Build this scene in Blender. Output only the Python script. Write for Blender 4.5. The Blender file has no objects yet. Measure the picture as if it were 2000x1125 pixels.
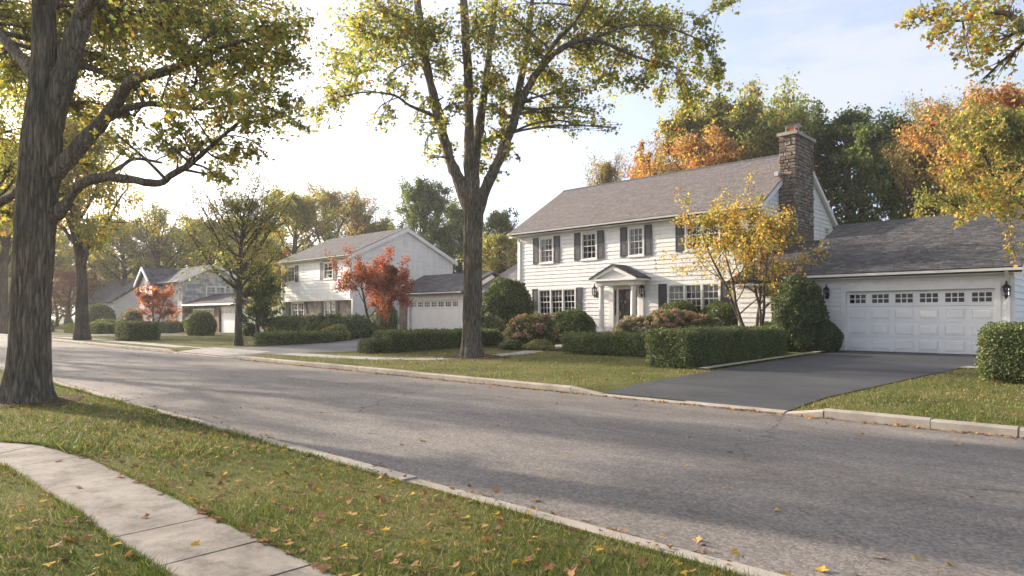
import bpy, math
import numpy as np
from mathutils import Matrix, Vector
R = math.radians
scene = bpy.context.scene
COL = scene.collection
# ------------------------------------------------------------------ camera, sky, sun, exposure
CAMH, FPX, HZ, YAW = 1.6, 1300.0, 618.0, R(43.5)
SN, CS = math.sin(YAW), math.cos(YAW)
cam = bpy.data.cameras.new('camera')
cam.sensor_width = 36.0
cam.lens = FPX / 2000 * 36
cam.shift_y = (HZ - 562.5) / 2000
cam.clip_end = 3000
cam.clip_start = 0.05
camo = bpy.data.objects.new('camera', cam)
COL.objects.link(camo)
camo.location = (0, 0, CAMH)
camo.rotation_euler = (R(90), 0, YAW)
scene.camera = camo

SUN_AZ, SUN_EL = -101.0, 18.0            # compass degrees from +Y towards +X, elevation
world = bpy.data.worlds.new('World')
scene.world = world
world.use_nodes = True
wn, wl = world.node_tree.nodes, world.node_tree.links
bg = wn['Background']
sky = wn.new('ShaderNodeTexSky')
sky.sky_type = 'NISHITA'
sky.sun_disc = False
sky.sun_elevation = R(SUN_EL)
sky.sun_rotation = R(SUN_AZ)
sky.air_density = 0.42
sky.dust_density = 3.8
sky.ozone_density = 1.2
tc = wn.new('ShaderNodeTexCoord')
mp = wn.new('ShaderNodeMapping')
mp.inputs['Scale'].default_value = (1.9, 1.9, 6.5)
mp.inputs['Location'].default_value = (0.35, 0.1, 0.0)
wl.new(tc.outputs['Generated'], mp.inputs[0])
cn = wn.new('ShaderNodeTexNoise')
cn.inputs['Scale'].default_value = 2.3
cn.inputs['Detail'].default_value = 7
cn.inputs['Roughness'].default_value = 0.55
wl.new(mp.outputs[0], cn.inputs[0])
cr = wn.new('ShaderNodeMapRange')
cr.interpolation_type = 'SMOOTHSTEP'
cr.inputs[1].default_value = 0.47
cr.inputs[2].default_value = 0.66
cr.inputs[3].default_value = 0.42
cr.inputs[4].default_value = 0.9
wl.new(cn.outputs[0], cr.inputs[0])
cm = wn.new('ShaderNodeMixRGB')
cm.inputs[2].default_value = (1.55, 1.62, 1.72, 1)
wl.new(cr.outputs[0], cm.inputs[0])
wl.new(sky.outputs[0], cm.inputs[1])
wl.new(cm.outputs[0], bg.inputs[0])
bg.inputs[1].default_value = 0.15

sl = bpy.data.lights.new('sun', 'SUN')
sl.energy = 2.5
sl.angle = R(0.9)
sl.color = (1.0, 0.86, 0.69)
so = bpy.data.objects.new('sun', sl)
COL.objects.link(so)
_a, _e = R(SUN_AZ), R(SUN_EL)
sdir = Vector((math.sin(_a) * math.cos(_e), math.cos(_a) * math.cos(_e), math.sin(_e)))
so.rotation_euler = (-sdir).to_track_quat('-Z', 'Y').to_euler()
so.location = (-30, -10, 40)

vs = scene.view_settings
vs.view_transform = 'Standard'
vs.look = 'None'
vs.exposure = 1.93
vs.gamma = 1.0
vs.use_curve_mapping = False
cy = scene.cycles
cy.use_denoising = True
cy.max_bounces = 6
cy.diffuse_bounces = 3
cy.glossy_bounces = 3
cy.transmission_bounces = 4
cy.transparent_max_bounces = 10
cy.sample_clamp_indirect = 6
cy.caustics_reflective = False
cy.caustics_refractive = False

# ------------------------------------------------------------------ plane helpers (photo measurements -> metres)
def ux(px, Y):
    k = (px - 1000) / FPX
    return Y * (-SN + k * CS) / (CS + k * SN)
def uz(px, py, Y):
    k = (px - 1000) / FPX
    return CAMH + (HZ - py) * (Y / (CS + k * SN)) / FPX
def at(px, py, d):
    r = (px - 1000) / FPX * d
    return np.array([-d * SN + r * CS, d * CS + r * SN, CAMH + (HZ - py) * d / FPX])
def depth(X, Y):
    return -X * SN + Y * CS
def side(X, Y):
    return X * CS + Y * SN
DROPS = [(-7.95, -4.25), (-31.0, -25.2), (-61.6, -57.6)]
def ground(X, Y):
    if Y < 3.8:
        return 0.10
    if Y < 11.0:
        return 0.0
    a = 0.02 * min(1, max(0, (X + 60) / 18))
    z = 0.12 + a * min(max(Y - 11.15, 0), 17)
    for x0, x1 in DROPS:                      # driveway mouths ramp down to the road
        wx = min(1, max(0, 1 - max(x0 - X, X - x1, 0) / 0.6))
        z -= 0.09 * wx * min(1, max(0, 1 - (Y - 11.1) / 1.4))
    return z
def gp(px, py):
    z = 0.1
    for _ in range(12):
        d = FPX * (CAMH - z) / (py - HZ)
        p = at(px, py, d)
        z = ground(p[0], p[1])
    return p

# ------------------------------------------------------------------ materials
MATS = {}
def newmat(name):
    m = bpy.data.materials.new(name)
    m.use_nodes = True
    MATS[name] = m
    nt = m.node_tree
    return m, nt.nodes, nt.links, nt.nodes['Principled BSDF']
def N(nodes, kind, **kw):
    n = nodes.new(kind)
    for k, v in kw.items():
        setattr(n, k, v)
    return n
def ramp(nodes, stops):
    r = nodes.new('ShaderNodeValToRGB')
    els = r.color_ramp.elements
    while len(els) < len(stops):
        els.new(0.5)
    for e, (p, c) in zip(els, stops):
        e.position = p
        e.color = (*c, 1)
    return r
def noisy(name, stops, scale=3.0, detail=6, rough=0.85, bump=0.0, bscale=None, stretch=(1, 1, 1), coord='Object', spec=0.3, metal=0.0, bdist=0.02, nrough=0.6):
    m, n, l, b = newmat(name)
    t = N(n, 'ShaderNodeTexCoord')
    mpn = N(n, 'ShaderNodeMapping')
    mpn.inputs['Scale'].default_value = stretch
    if coord == 'World':
        g = N(n, 'ShaderNodeNewGeometry')
        l.new(g.outputs['Position'], mpn.inputs[0])
    else:
        l.new(t.outputs[coord], mpn.inputs[0])
    x = N(n, 'ShaderNodeTexNoise')
    x.inputs['Scale'].default_value = scale
    x.inputs['Detail'].default_value = detail
    x.inputs['Roughness'].default_value = nrough
    l.new(mpn.outputs[0], x.inputs[0])
    r = ramp(n, stops)
    l.new(x.outputs[0], r.inputs[0])
    l.new(r.outputs[0], b.inputs['Base Color'])
    b.inputs['Roughness'].default_value = rough
    b.inputs['Specular IOR Level'].default_value = spec
    b.inputs['Metallic'].default_value = metal
    if bump:
        x2 = N(n, 'ShaderNodeTexNoise')
        x2.inputs['Scale'].default_value = bscale or scale * 4
        x2.inputs['Detail'].default_value = 5
        l.new(mpn.outputs[0], x2.inputs[0])
        bp = N(n, 'ShaderNodeBump')
        bp.inputs['Strength'].default_value = bump
        bp.inputs['Distance'].default_value = bdist
        l.new(x2.outputs[0], bp.inputs['Height'])
        l.new(bp.outputs[0], b.inputs['Normal'])
    return m

def g3(v, t=(1, 1, 1)):
    return (v * t[0], v * t[1], v * t[2])

def m_siding():
    m, n, l, b = newmat('siding')
    g = N(n, 'ShaderNodeNewGeometry')
    def nz(sc, det, stretch, st):
        mq = N(n, 'ShaderNodeMapping'); mq.inputs['Scale'].default_value = stretch; l.new(g.outputs['Position'], mq.inputs[0])
        x = N(n, 'ShaderNodeTexNoise'); x.inputs['Scale'].default_value = sc; x.inputs['Detail'].default_value = det; x.inputs['Roughness'].default_value = .65
        l.new(mq.outputs[0], x.inputs[0]); r = ramp(n, st); l.new(x.outputs[0], r.inputs[0]); return r
    r1 = nz(1.2, 8, (.4, .4, 4), [(0.3, (0.70, 0.69, 0.665)), (0.55, (0.79, 0.785, 0.765)), (0.8, (0.83, 0.825, 0.81))])
    r2 = nz(2.0, 7, (2.2, 2.2, .25), [(0.34, (0.84, 0.83, 0.80)), (0.55, (1, 1, 1))])
    mu = N(n, 'ShaderNodeMixRGB', blend_type='MULTIPLY'); mu.inputs[0].default_value = .7
    l.new(r1.outputs[0], mu.inputs[1]); l.new(r2.outputs[0], mu.inputs[2])
    l.new(mu.outputs[0], b.inputs['Base Color']); b.inputs['Roughness'].default_value = .55; b.inputs['Specular IOR Level'].default_value = .35
m_siding()
noisy('siding_plain', [(0.3, (0.66, 0.65, 0.62)), (0.55, (0.76, 0.75, 0.72)), (0.8, (0.80, 0.79, 0.77))], 1.4, 8, 0.55, 0.12, 40, (0.5, 0.5, 3), 'World', 0.35, bdist=0.004)
noisy('trim', [(0.3, (0.72, 0.70, 0.66)), (0.7, (0.82, 0.80, 0.77))], 2.5, 6, 0.5, 0.08, 30, (1, 1, 1), 'World', 0.35, bdist=0.003)
noisy('door_white', [(0.3, (0.74, 0.73, 0.71)), (0.7, (0.82, 0.81, 0.80))], 1.2, 5, 0.45, 0, None, (1, 1, 1), 'World', 0.4)
noisy('shutter', [(0.3, (0.035, 0.038, 0.045)), (0.7, (0.065, 0.07, 0.08))], 3, 5, 0.55, 0.1, 30, (1, 1, 1), 'World', 0.4, bdist=0.003)
noisy('door_black', [(0.3, (0.018, 0.020, 0.020)), (0.7, (0.03, 0.032, 0.032))], 3, 5, 0.35, 0, None, (1, 1, 1), 'World', 0.5)
noisy('concrete', [(0.3, (0.19, 0.175, 0.155)), (0.48, (0.31, 0.288, 0.258)), (0.7, (0.39, 0.365, 0.33))], 1.6, 9, 0.9, 0.35, 60, (1, 1, 1), 'World', 0.2, bdist=0.006, nrough=0.7)
noisy('kerb_concrete', [(0.25, (0.22, 0.19, 0.16)), (0.5, (0.35, 0.31, 0.26)), (0.75, (0.45, 0.41, 0.36))], 2.2, 9, 0.9, 0.4, 50, (1, 1, 1), 'World', 0.2, bdist=0.008, nrough=0.7)
def m_walk():
    m, n, l, b = newmat('walk_concrete')
    g = N(n, 'ShaderNodeNewGeometry')
    def nz(sc, det, ro, st):
        x = N(n, 'ShaderNodeTexNoise'); x.inputs['Scale'].default_value = sc; x.inputs['Detail'].default_value = det; x.inputs['Roughness'].default_value = ro
        l.new(g.outputs['Position'], x.inputs[0]); r = ramp(n, st); l.new(x.outputs[0], r.inputs[0]); return r, x
    r1, _ = nz(1.3, 9, .7, [(0.32, (0.155, 0.135, 0.115)), (0.5, (0.255, 0.228, 0.195)), (0.7, (0.345, 0.312, 0.27))])
    r2, _ = nz(5.0, 8, .75, [(0.36, g3(.55)), (0.5, g3(1)), (0.7, g3(1.15))])
    r3, x3 = nz(120, 3, .6, [(0.3, g3(.75)), (0.7, g3(1.2))])
    mu = N(n, 'ShaderNodeMixRGB', blend_type='MULTIPLY'); mu.inputs[0].default_value = .8
    l.new(r1.outputs[0], mu.inputs[1]); l.new(r2.outputs[0], mu.inputs[2])
    mu2 = N(n, 'ShaderNodeMixRGB', blend_type='MULTIPLY'); mu2.inputs[0].default_value = .8
    l.new(mu.outputs[0], mu2.inputs[1]); l.new(r3.outputs[0], mu2.inputs[2])
    l.new(mu2.outputs[0], b.inputs['Base Color']); b.inputs['Roughness'].default_value = .92; b.inputs['Specular IOR Level'].default_value = .2
    bp = N(n, 'ShaderNodeBump'); bp.inputs['Strength'].default_value = .35; bp.inputs['Distance'].default_value = .006
    l.new(x3.outputs[0], bp.inputs['Height']); l.new(bp.outputs[0], b.inputs['Normal'])
m_walk()
noisy('mulch', [(0.3, (0.035, 0.022, 0.014)), (0.7, (0.11, 0.07, 0.045))], 9, 6, 0.95, 0.8, 40, (1, 1, 1), 'World', 0.1, bdist=0.03)
noisy('iron', [(0.3, (0.02, 0.019, 0.017)), (0.7, (0.05, 0.045, 0.04))], 8, 4, 0.5, 0, None, (1, 1, 1), 'Object', 0.5, 0.6)
noisy('brass', [(0.3, (0.45, 0.30, 0.10)), (0.7, (0.65, 0.48, 0.2))], 8, 4, 0.35, 0, None, (1, 1, 1), 'Object', 0.5, 0.9)
noisy('curtain', [(0.3, (0.42, 0.40, 0.35)), (0.7, (0.62, 0.60, 0.54))], 3, 3, 0.9, 0, None, (14, 14, 0.3), 'World', 0.1)
noisy('galvanised', [(0.3, (0.42, 0.43, 0.44)), (0.7, (0.58, 0.58, 0.58))], 4, 5, 0.45, 0, None, (1, 1, 1), 'Object', 0.5, 0.7)
noisy('terracotta', [(0.3, (0.28, 0.10, 0.06)), (0.7, (0.38, 0.15, 0.09))], 6, 5, 0.85, 0.2, 40, (1, 1, 1), 'World', 0.2)
noisy('interior_shade', [(0.3, (0.02, 0.018, 0.016)), (0.7, (0.04, 0.036, 0.03))], 2, 3, 0.9)  # near-black colour stands in for the shade of unlit rooms behind glass
noisy('mortar', [(0.3, (0.20, 0.17, 0.14)), (0.7, (0.30, 0.26, 0.22))], 9, 6, 0.95, 0.4, 60, (1, 1, 1), 'World', 0.1)
noisy('asphalt_roof_edge', [(0.3, (0.05, 0.05, 0.05)), (0.7, (0.1, 0.1, 0.1))], 9, 6, 0.95)

def m_asphalt(name, lo, mid, hi, spk, crack=True, rough=0.85, spec=0.35):
    m, n, l, b = newmat(name)
    g = N(n, 'ShaderNodeNewGeometry')
    big = N(n, 'ShaderNodeTexNoise')
    big.inputs['Scale'].default_value = 0.35
    big.inputs['Detail'].default_value = 8
    big.inputs['Roughness'].default_value = 0.65
    mpn = N(n, 'ShaderNodeMapping')
    mpn.inputs['Scale'].default_value = (0.45, 1.3, 1)
    l.new(g.outputs['Position'], mpn.inputs[0])
    l.new(mpn.outputs[0], big.inputs[0])
    r = ramp(n, [(0.3, lo), (0.5, mid), (0.72, hi)])
    l.new(big.outputs[0], r.inputs[0])
    fine = N(n, 'ShaderNodeTexVoronoi')
    fine.inputs['Scale'].default_value = 46
    l.new(g.outputs['Position'], fine.inputs[0])
    fr = ramp(n, [(0.0, (0.62, 0.62, 0.62)), (0.5, (1, 1, 1)), (1.0, (1.55, 1.5, 1.42))])
    sep = N(n, 'ShaderNodeSeparateColor')
    l.new(fine.outputs['Color'], sep.inputs[0])
    l.new(sep.outputs[0], fr.inputs[0])
    mu = N(n, 'ShaderNodeMixRGB', blend_type='MULTIPLY')
    mu.inputs[0].default_value = spk
    l.new(r.outputs[0], mu.inputs[1])
    l.new(fr.outputs[0], mu.inputs[2])
    med = N(n, 'ShaderNodeTexNoise'); med.inputs['Scale'].default_value = 2.3; med.inputs['Detail'].default_value = 9; med.inputs['Roughness'].default_value = 0.75
    l.new(mpn.outputs[0], med.inputs[0])
    mr = ramp(n, [(0.3, (0.66, 0.66, 0.67)), (0.5, (1, 1, 1)), (0.7, (1.22, 1.2, 1.17))]); l.new(med.outputs[0], mr.inputs[0])
    mm = N(n, 'ShaderNodeMixRGB', blend_type='MULTIPLY'); mm.inputs[0].default_value = 0.75
    l.new(mu.outputs[0], mm.inputs[1]); l.new(mr.outputs[0], mm.inputs[2])
    last = mm.outputs[0]
    if crack:
        wob = N(n, 'ShaderNodeTexNoise')
        wob.inputs['Scale'].default_value = 1.1
        wob.inputs['Detail'].default_value = 6
        l.new(g.outputs['Position'], wob.inputs[0])
        addv = N(n, 'ShaderNodeMixRGB', blend_type='ADD')
        addv.inputs[0].default_value = 0.9
        l.new(g.outputs['Position'], addv.inputs[1])
        l.new(wob.outputs['Color'], addv.inputs[2])
        vo = N(n, 'ShaderNodeTexVoronoi', feature='DISTANCE_TO_EDGE')
        vo.inputs['Scale'].default_value = 0.22
        l.new(addv.outputs[0], vo.inputs[0])
        cra = ramp(n, [(0.0, (0.38, 0.38, 0.38)), (0.005, (1, 1, 1))])
        l.new(vo.outputs['Distance'], cra.inputs[0])
        gate = N(n, 'ShaderNodeTexNoise')
        gate.inputs['Scale'].default_value = 0.25
        l.new(g.outputs['Position'], gate.inputs[0])
        gr = ramp(n, [(0.44, (0, 0, 0)), (0.54, (1, 1, 1))])
        l.new(gate.outputs[0], gr.inputs[0])
        mc = N(n, 'ShaderNodeMixRGB', blend_type='MULTIPLY')
        l.new(gr.outputs[0], mc.inputs[0])
        l.new(last, mc.inputs[1])
        l.new(cra.outputs[0], mc.inputs[2])
        last = mc.outputs[0]
    l.new(last, b.inputs['Base Color'])
    b.inputs['Roughness'].default_value = rough
    b.inputs['Specular IOR Level'].default_value = spec
    nb = N(n, 'ShaderNodeTexNoise')
    nb.inputs['Scale'].default_value = 90
    nb.inputs['Detail'].default_value = 4
    l.new(g.outputs['Position'], nb.inputs[0])
    bp = N(n, 'ShaderNodeBump')
    bp.inputs['Strength'].default_value = 0.55
    bp.inputs['Distance'].default_value = 0.008
    l.new(nb.outputs[0], bp.inputs['Height'])
    l.new(bp.outputs[0], b.inputs['Normal'])
m_asphalt('asphalt', (0.122, 0.108, 0.096), (0.172, 0.154, 0.138), (0.232, 0.21, 0.186), 0.8)
m_asphalt('asphalt_drive', (0.026, 0.027, 0.030), (0.046, 0.047, 0.050), (0.078, 0.077, 0.078), 0.6, True, 0.7, 0.4)
m_asphalt('asphalt_old_drive', (0.10, 0.097, 0.093), (0.14, 0.135, 0.128), (0.18, 0.172, 0.16), 0.4)

def m_lawn():
    m, n, l, b = newmat('lawn')
    g = N(n, 'ShaderNodeNewGeometry')
    a = N(n, 'ShaderNodeTexNoise'); a.inputs['Scale'].default_value = 0.55; a.inputs['Detail'].default_value = 9; a.inputs['Roughness'].default_value = 0.7
    l.new(g.outputs['Position'], a.inputs[0])
    r = ramp(n, [(0.30, (0.075, 0.085, 0.026)), (0.46, (0.125, 0.128, 0.040)), (0.60, (0.175, 0.16, 0.06)), (0.78, (0.23, 0.19, 0.095))])
    l.new(a.outputs[0], r.inputs[0])
    f = N(n, 'ShaderNodeTexNoise'); f.inputs['Scale'].default_value = 38; f.inputs['Detail'].default_value = 6; f.inputs['Roughness'].default_value = 0.75
    l.new(g.outputs['Position'], f.inputs[0])
    fr = ramp(n, [(0.3, (0.45, 0.48, 0.4)), (0.52, (1, 1, 1)), (0.75, (1.7, 1.6, 1.35))])
    l.new(f.outputs[0], fr.inputs[0])
    mu = N(n, 'ShaderNodeMixRGB', blend_type='MULTIPLY'); mu.inputs[0].default_value = 0.9
    l.new(r.outputs[0], mu.inputs[1]); l.new(fr.outputs[0], mu.inputs[2])
    l.new(mu.outputs[0], b.inputs['Base Color'])
    b.inputs['Roughness'].default_value = 0.95
    b.inputs['Specular IOR Level'].default_value = 0.1
    bp = N(n, 'ShaderNodeBump'); bp.inputs['Strength'].default_value = 0.9; bp.inputs['Distance'].default_value = 0.04
    l.new(f.outputs[0], bp.inputs['Height']); l.new(bp.outputs[0], b.inputs['Normal'])
m_lawn()

def m_attr(name, trans=0.45, rough=0.6, spec=0.25, tmul=1.25):
    """leaf material: colour from the leaf's own colour attribute, light passes through"""
    m, n, l, b = newmat(name)
    a = N(n, 'ShaderNodeAttribute', attribute_name='col')
    l.new(a.outputs['Color'], b.inputs['Base Color'])
    b.inputs['Roughness'].default_value = rough
    b.inputs['Specular IOR Level'].default_value = spec
    if trans:
        t = N(n, 'ShaderNodeBsdfTranslucent')
        mu = N(n, 'ShaderNodeMixRGB', blend_type='MULTIPLY')
        mu.inputs[0].default_value = 1
        mu.inputs[2].default_value = (tmul * 1.02, tmul * 1.02, tmul * 0.6, 1)
        l.new(a.outputs['Color'], mu.inputs[1])
        l.new(mu.outputs[0], t.inputs[0])
        mx = N(n, 'ShaderNodeMixShader')
        mx.inputs[0].default_value = trans
        l.new(b.outputs[0], mx.inputs[1]); l.new(t.outputs[0], mx.inputs[2])
        l.new(mx.outputs[0], n['Material Output'].inputs[0])
    return m
m_attr('leaf', 0.58, tmul=1.75)
m_attr('hedge_leaf', 0.25, 0.5, 0.35)
m_attr('grass_blade', 0.35, 0.6, 0.2)
m_attr('dry_leaf', 0.2, 0.8, 0.1)
def m_attr_bump(name, scale, rough, spec, lo=0.75, hi=1.25):
    m, n, l, b = newmat(name)
    a = N(n, 'ShaderNodeAttribute', attribute_name='col')
    g = N(n, 'ShaderNodeNewGeometry')
    x = N(n, 'ShaderNodeTexNoise'); x.inputs['Scale'].default_value = scale; x.inputs['Detail'].default_value = 6
    l.new(g.outputs['Position'], x.inputs[0])
    r = ramp(n, [(0.3, g3(lo)), (0.7, g3(hi))])
    l.new(x.outputs[0], r.inputs[0])
    mu = N(n, 'ShaderNodeMixRGB', blend_type='MULTIPLY'); mu.inputs[0].default_value = 1
    l.new(a.outputs['Color'], mu.inputs[1]); l.new(r.outputs[0], mu.inputs[2])
    l.new(mu.outputs[0], b.inputs['Base Color'])
    b.inputs['Roughness'].default_value = rough
    b.inputs['Specular IOR Level'].default_value = spec
    bp = N(n, 'ShaderNodeBump'); bp.inputs['Strength'].default_value = 0.5; bp.inputs['Distance'].default_value = 0.01
    l.new(x.outputs[0], bp.inputs['Height']); l.new(bp.outputs[0], b.inputs['Normal'])
m_attr_bump('shingle', 14, 0.9, 0.15)
m_attr_bump('stone', 12, 0.9, 0.2, 0.6, 1.35)

def m_bark(name, lo, mid, hi, sc=1.0):
    m, n, l, b = newmat(name)
    g = N(n, 'ShaderNodeNewGeometry')
    mpn = N(n, 'ShaderNodeMapping'); mpn.inputs['Scale'].default_value = (19 * sc, 19 * sc, 2.1 * sc)
    l.new(g.outputs['Position'], mpn.inputs[0])
    x = N(n, 'ShaderNodeTexNoise'); x.inputs['Scale'].default_value = 1; x.inputs['Detail'].default_value = 8; x.inputs['Roughness'].default_value = 0.68; x.inputs['Distortion'].default_value = 1.1
    l.new(mpn.outputs[0], x.inputs[0])
    wp = N(n, 'ShaderNodeMixRGB', blend_type='ADD'); wp.inputs[0].default_value = 1.6
    l.new(mpn.outputs[0], wp.inputs[1]); l.new(x.outputs['Color'], wp.inputs[2])
    vo = N(n, 'ShaderNodeTexVoronoi', feature='DISTANCE_TO_EDGE'); vo.inputs['Scale'].default_value = 0.85
    l.new(wp.outputs[0], vo.inputs[0])
    vm = N(n, 'ShaderNodeMapRange'); vm.interpolation_type = 'SMOOTHSTEP'; vm.inputs[1].default_value = 0.0; vm.inputs[2].default_value = 0.28; vm.inputs[3].default_value = -0.12; vm.inputs[4].default_value = 0.07
    l.new(vo.outputs['Distance'], vm.inputs[0])
    hsum = N(n, 'ShaderNodeMath', operation='ADD'); l.new(x.outputs[0], hsum.inputs[0]); l.new(vm.outputs[0], hsum.inputs[1])
    r = ramp(n, [(0.26, lo), (0.5, mid), (0.7, hi)])
    l.new(hsum.outputs[0], r.inputs[0])
    x2 = N(n, 'ShaderNodeTexNoise'); x2.inputs['Scale'].default_value = 1.3; x2.inputs['Detail'].default_value = 5
    l.new(g.outputs['Position'], x2.inputs[0])
    r2 = ramp(n, [(0.35, (0.75, 0.78, 0.72)), (0.65, (1.2, 1.12, 1.02))])
    l.new(x2.outputs[0], r2.inputs[0])
    mu = N(n, 'ShaderNodeMixRGB', blend_type='MULTIPLY'); mu.inputs[0].default_value = 1
    l.new(r.outputs[0], mu.inputs[1]); l.new(r2.outputs[0], mu.inputs[2])
    l.new(mu.outputs[0], b.inputs['Base Color'])
    b.inputs['Roughness'].default_value = 0.95
    b.inputs['Specular IOR Level'].default_value = 0.1
    bp = N(n, 'ShaderNodeBump'); bp.inputs['Strength'].default_value = 1.0; bp.inputs['Distance'].default_value = 0.09
    l.new(hsum.outputs[0], bp.inputs['Height']); l.new(bp.outputs[0], b.inputs['Normal'])
m_bark('bark', (0.075, 0.063, 0.05), (0.22, 0.19, 0.155), (0.38, 0.335, 0.285))
m_bark('bark_smooth', (0.07, 0.058, 0.045), (0.12, 0.10, 0.08), (0.19, 0.165, 0.135), 0.6)

def m_glass():
    m, n, l, b = newmat('glass')
    t = N(n, 'ShaderNodeBsdfTransparent'); t.inputs[0].default_value = (0.75, 0.78, 0.78, 1)
    gl = N(n, 'ShaderNodeBsdfGlossy'); gl.inputs['Roughness'].default_value = 0.03; gl.inputs[0].default_value = (0.9, 0.92, 0.95, 1)
    lw = N(n, 'ShaderNodeFresnel'); lw.inputs[0].default_value = 1.5
    geo = N(n, 'ShaderNodeNewGeometry')
    x = N(n, 'ShaderNodeTexNoise'); x.inputs['Scale'].default_value = 2.5
    l.new(geo.outputs['Position'], x.inputs[0])
    bp = N(n, 'ShaderNodeBump'); bp.inputs['Strength'].default_value = 0.08; bp.inputs['Distance'].default_value = 0.03
    l.new(x.outputs[0], bp.inputs['Height']); l.new(bp.outputs[0], gl.inputs['Normal'])
    mx = N(n, 'ShaderNodeMixShader')
    l.new(lw.outputs[0], mx.inputs[0]); l.new(t.outputs[0], mx.inputs[1]); l.new(gl.outputs[0], mx.inputs[2])
    l.new(mx.outputs[0], n['Material Output'].inputs[0])
m_glass()
def m_brick(name, c1, c2, mo, sx, sz, stonelike=False):
    m, n, l, b = newmat(name)
    g = N(n, 'ShaderNodeNewGeometry')
    sp = N(n, 'ShaderNodeSeparateXYZ'); l.new(g.outputs['Position'], sp.inputs[0])
    ad = N(n, 'ShaderNodeMath', operation='ADD'); l.new(sp.outputs[0], ad.inputs[0]); l.new(sp.outputs[1], ad.inputs[1])
    cb = N(n, 'ShaderNodeCombineXYZ'); l.new(ad.outputs[0], cb.inputs[0]); l.new(sp.outputs[2], cb.inputs[1])
    t = N(n, 'ShaderNodeTexBrick')
    t.inputs['Color1'].default_value = (*c1, 1); t.inputs['Color2'].default_value = (*c2, 1); t.inputs['Mortar'].default_value = (*mo, 1)
    t.inputs['Scale'].default_value = 1.0
    t.inputs['Brick Width'].default_value = sx; t.inputs['Row Height'].default_value = sz; t.inputs['Mortar Size'].default_value = 0.018
    t.inputs['Bias'].default_value = 0.1
    l.new(cb.outputs[0], t.inputs['Vector'])
    x = N(n, 'ShaderNodeTexNoise'); x.inputs['Scale'].default_value = 2.2; x.inputs['Detail'].default_value = 7
    l.new(g.outputs['Position'], x.inputs[0])
    r = ramp(n, [(0.3, g3(0.55)), (0.7, g3(1.4))]); l.new(x.outputs[0], r.inputs[0])
    mu = N(n, 'ShaderNodeMixRGB', blend_type='MULTIPLY'); mu.inputs[0].default_value = 1
    l.new(t.outputs['Color'], mu.inputs[1]); l.new(r.outputs[0], mu.inputs[2])
    l.new(mu.outputs[0], b.inputs['Base Color']); b.inputs['Roughness'].default_value = 0.92; b.inputs['Specular IOR Level'].default_value = 0.15
    bp = N(n, 'ShaderNodeBump'); bp.inputs['Strength'].default_value = 0.7; bp.inputs['Distance'].default_value = 0.02; bp.invert = True
    l.new(t.outputs['Fac'], bp.inputs['Height']); l.new(bp.outputs[0], b.inputs['Normal'])
m_brick('brick_red', (0.22, 0.10, 0.07), (0.32, 0.17, 0.12), (0.3, 0.27, 0.23), 0.24, 0.08)
m_brick('brick_tan', (0.27, 0.21, 0.165), (0.42, 0.34, 0.28), (0.33, 0.3, 0.26), 0.3, 0.1)
m_brick('fieldstone', (0.34, 0.325, 0.30), (0.55, 0.52, 0.47), (0.42, 0.40, 0.37), 0.55, 0.22)
m_brick('far_shingles', (0.085, 0.085, 0.09), (0.14, 0.135, 0.13), (0.06, 0.06, 0.06), 0.35, 0.16)
noisy('far_siding', [(0.3, (0.62, 0.61, 0.58)), (0.7, (0.76, 0.75, 0.72))], 1.4, 6, 0.6, 0.2, 8, (0.3, 0.3, 5), 'World', 0.3)

# ------------------------------------------------------------------ mesh helpers
class MB:
    def __init__(s):
        s.v, s.f = [], []
    def box(s, x0, x1, y0, y1, z0, z1):
        b = len(s.v)
        s.v += [(x0, y0, z0), (x1, y0, z0), (x1, y1, z0), (x0, y1, z0), (x0, y0, z1), (x1, y0, z1), (x1, y1, z1), (x0, y1, z1)]
        s.f += [tuple(b + i for i in q) for q in ((0, 3, 2, 1), (4, 5, 6, 7), (0, 1, 5, 4), (1, 2, 6, 5), (2, 3, 7, 6), (3, 0, 4, 7))]
        return s
    def poly(s, pts):
        b = len(s.v)
        s.v += [tuple(p) for p in pts]
        s.f.append(tuple(range(b, b + len(pts))))
        return s
    def prism(s, prof, axis, a, b_):
        """prof: list of 2D points; axis 'x': prof=(y,z), 'y': prof=(x,z), 'z': prof=(x,y)"""
        k = len(s.v)
        def mk(p, t):
            return {'x': (t, p[0], p[1]), 'y': (p[0], t, p[1]), 'z': (p[0], p[1], t)}[axis]
        n = len(prof)
        s.v += [mk(p, a) for p in prof] + [mk(p, b_) for p in prof]
        s.f.append(tuple(k + i for i in range(n)))
        s.f.append(tuple(k + n + i for i in reversed(range(n))))
        for i in range(n):
            j = (i + 1) % n
            s.f.append((k + i, k + n + i, k + n + j, k + j))
        return s
    def lathe(s, prof, n=16, cx=0, cy=0):
        """prof: (r,z) list"""
        b = len(s.v)
        for r_, z in prof:
            for i in range(n):
                t = 2 * math.pi * i / n
                s.v.append((cx + r_ * math.cos(t), cy + r_ * math.sin(t), z))
        for j in range(len(prof) - 1):
            for i in range(n):
                i2 = (i + 1) % n
                s.f.append((b + j * n + i, b + j * n + i2, b + (j + 1) * n + i2, b + (j + 1) * n + i))
        s.f.append(tuple(b + i for i in reversed(range(n))))
        e = b + (len(prof) - 1) * n
        s.f.append(tuple(e + i for i in range(n)))
        return s
    def mesh(s, name, mat, smooth=False):
        m = bpy.data.meshes.new(name)
        m.from_pydata(s.v, [], s.f)
        m.materials.append(MATS[mat])
        import bmesh
        bm = bmesh.new(); bm.from_mesh(m)
        bmesh.ops.recalc_face_normals(bm, faces=bm.faces)
        bm.to_mesh(m); bm.free()
        if smooth:
            m.polygons.foreach_set('use_smooth', [True] * len(m.polygons))
        return m

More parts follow.
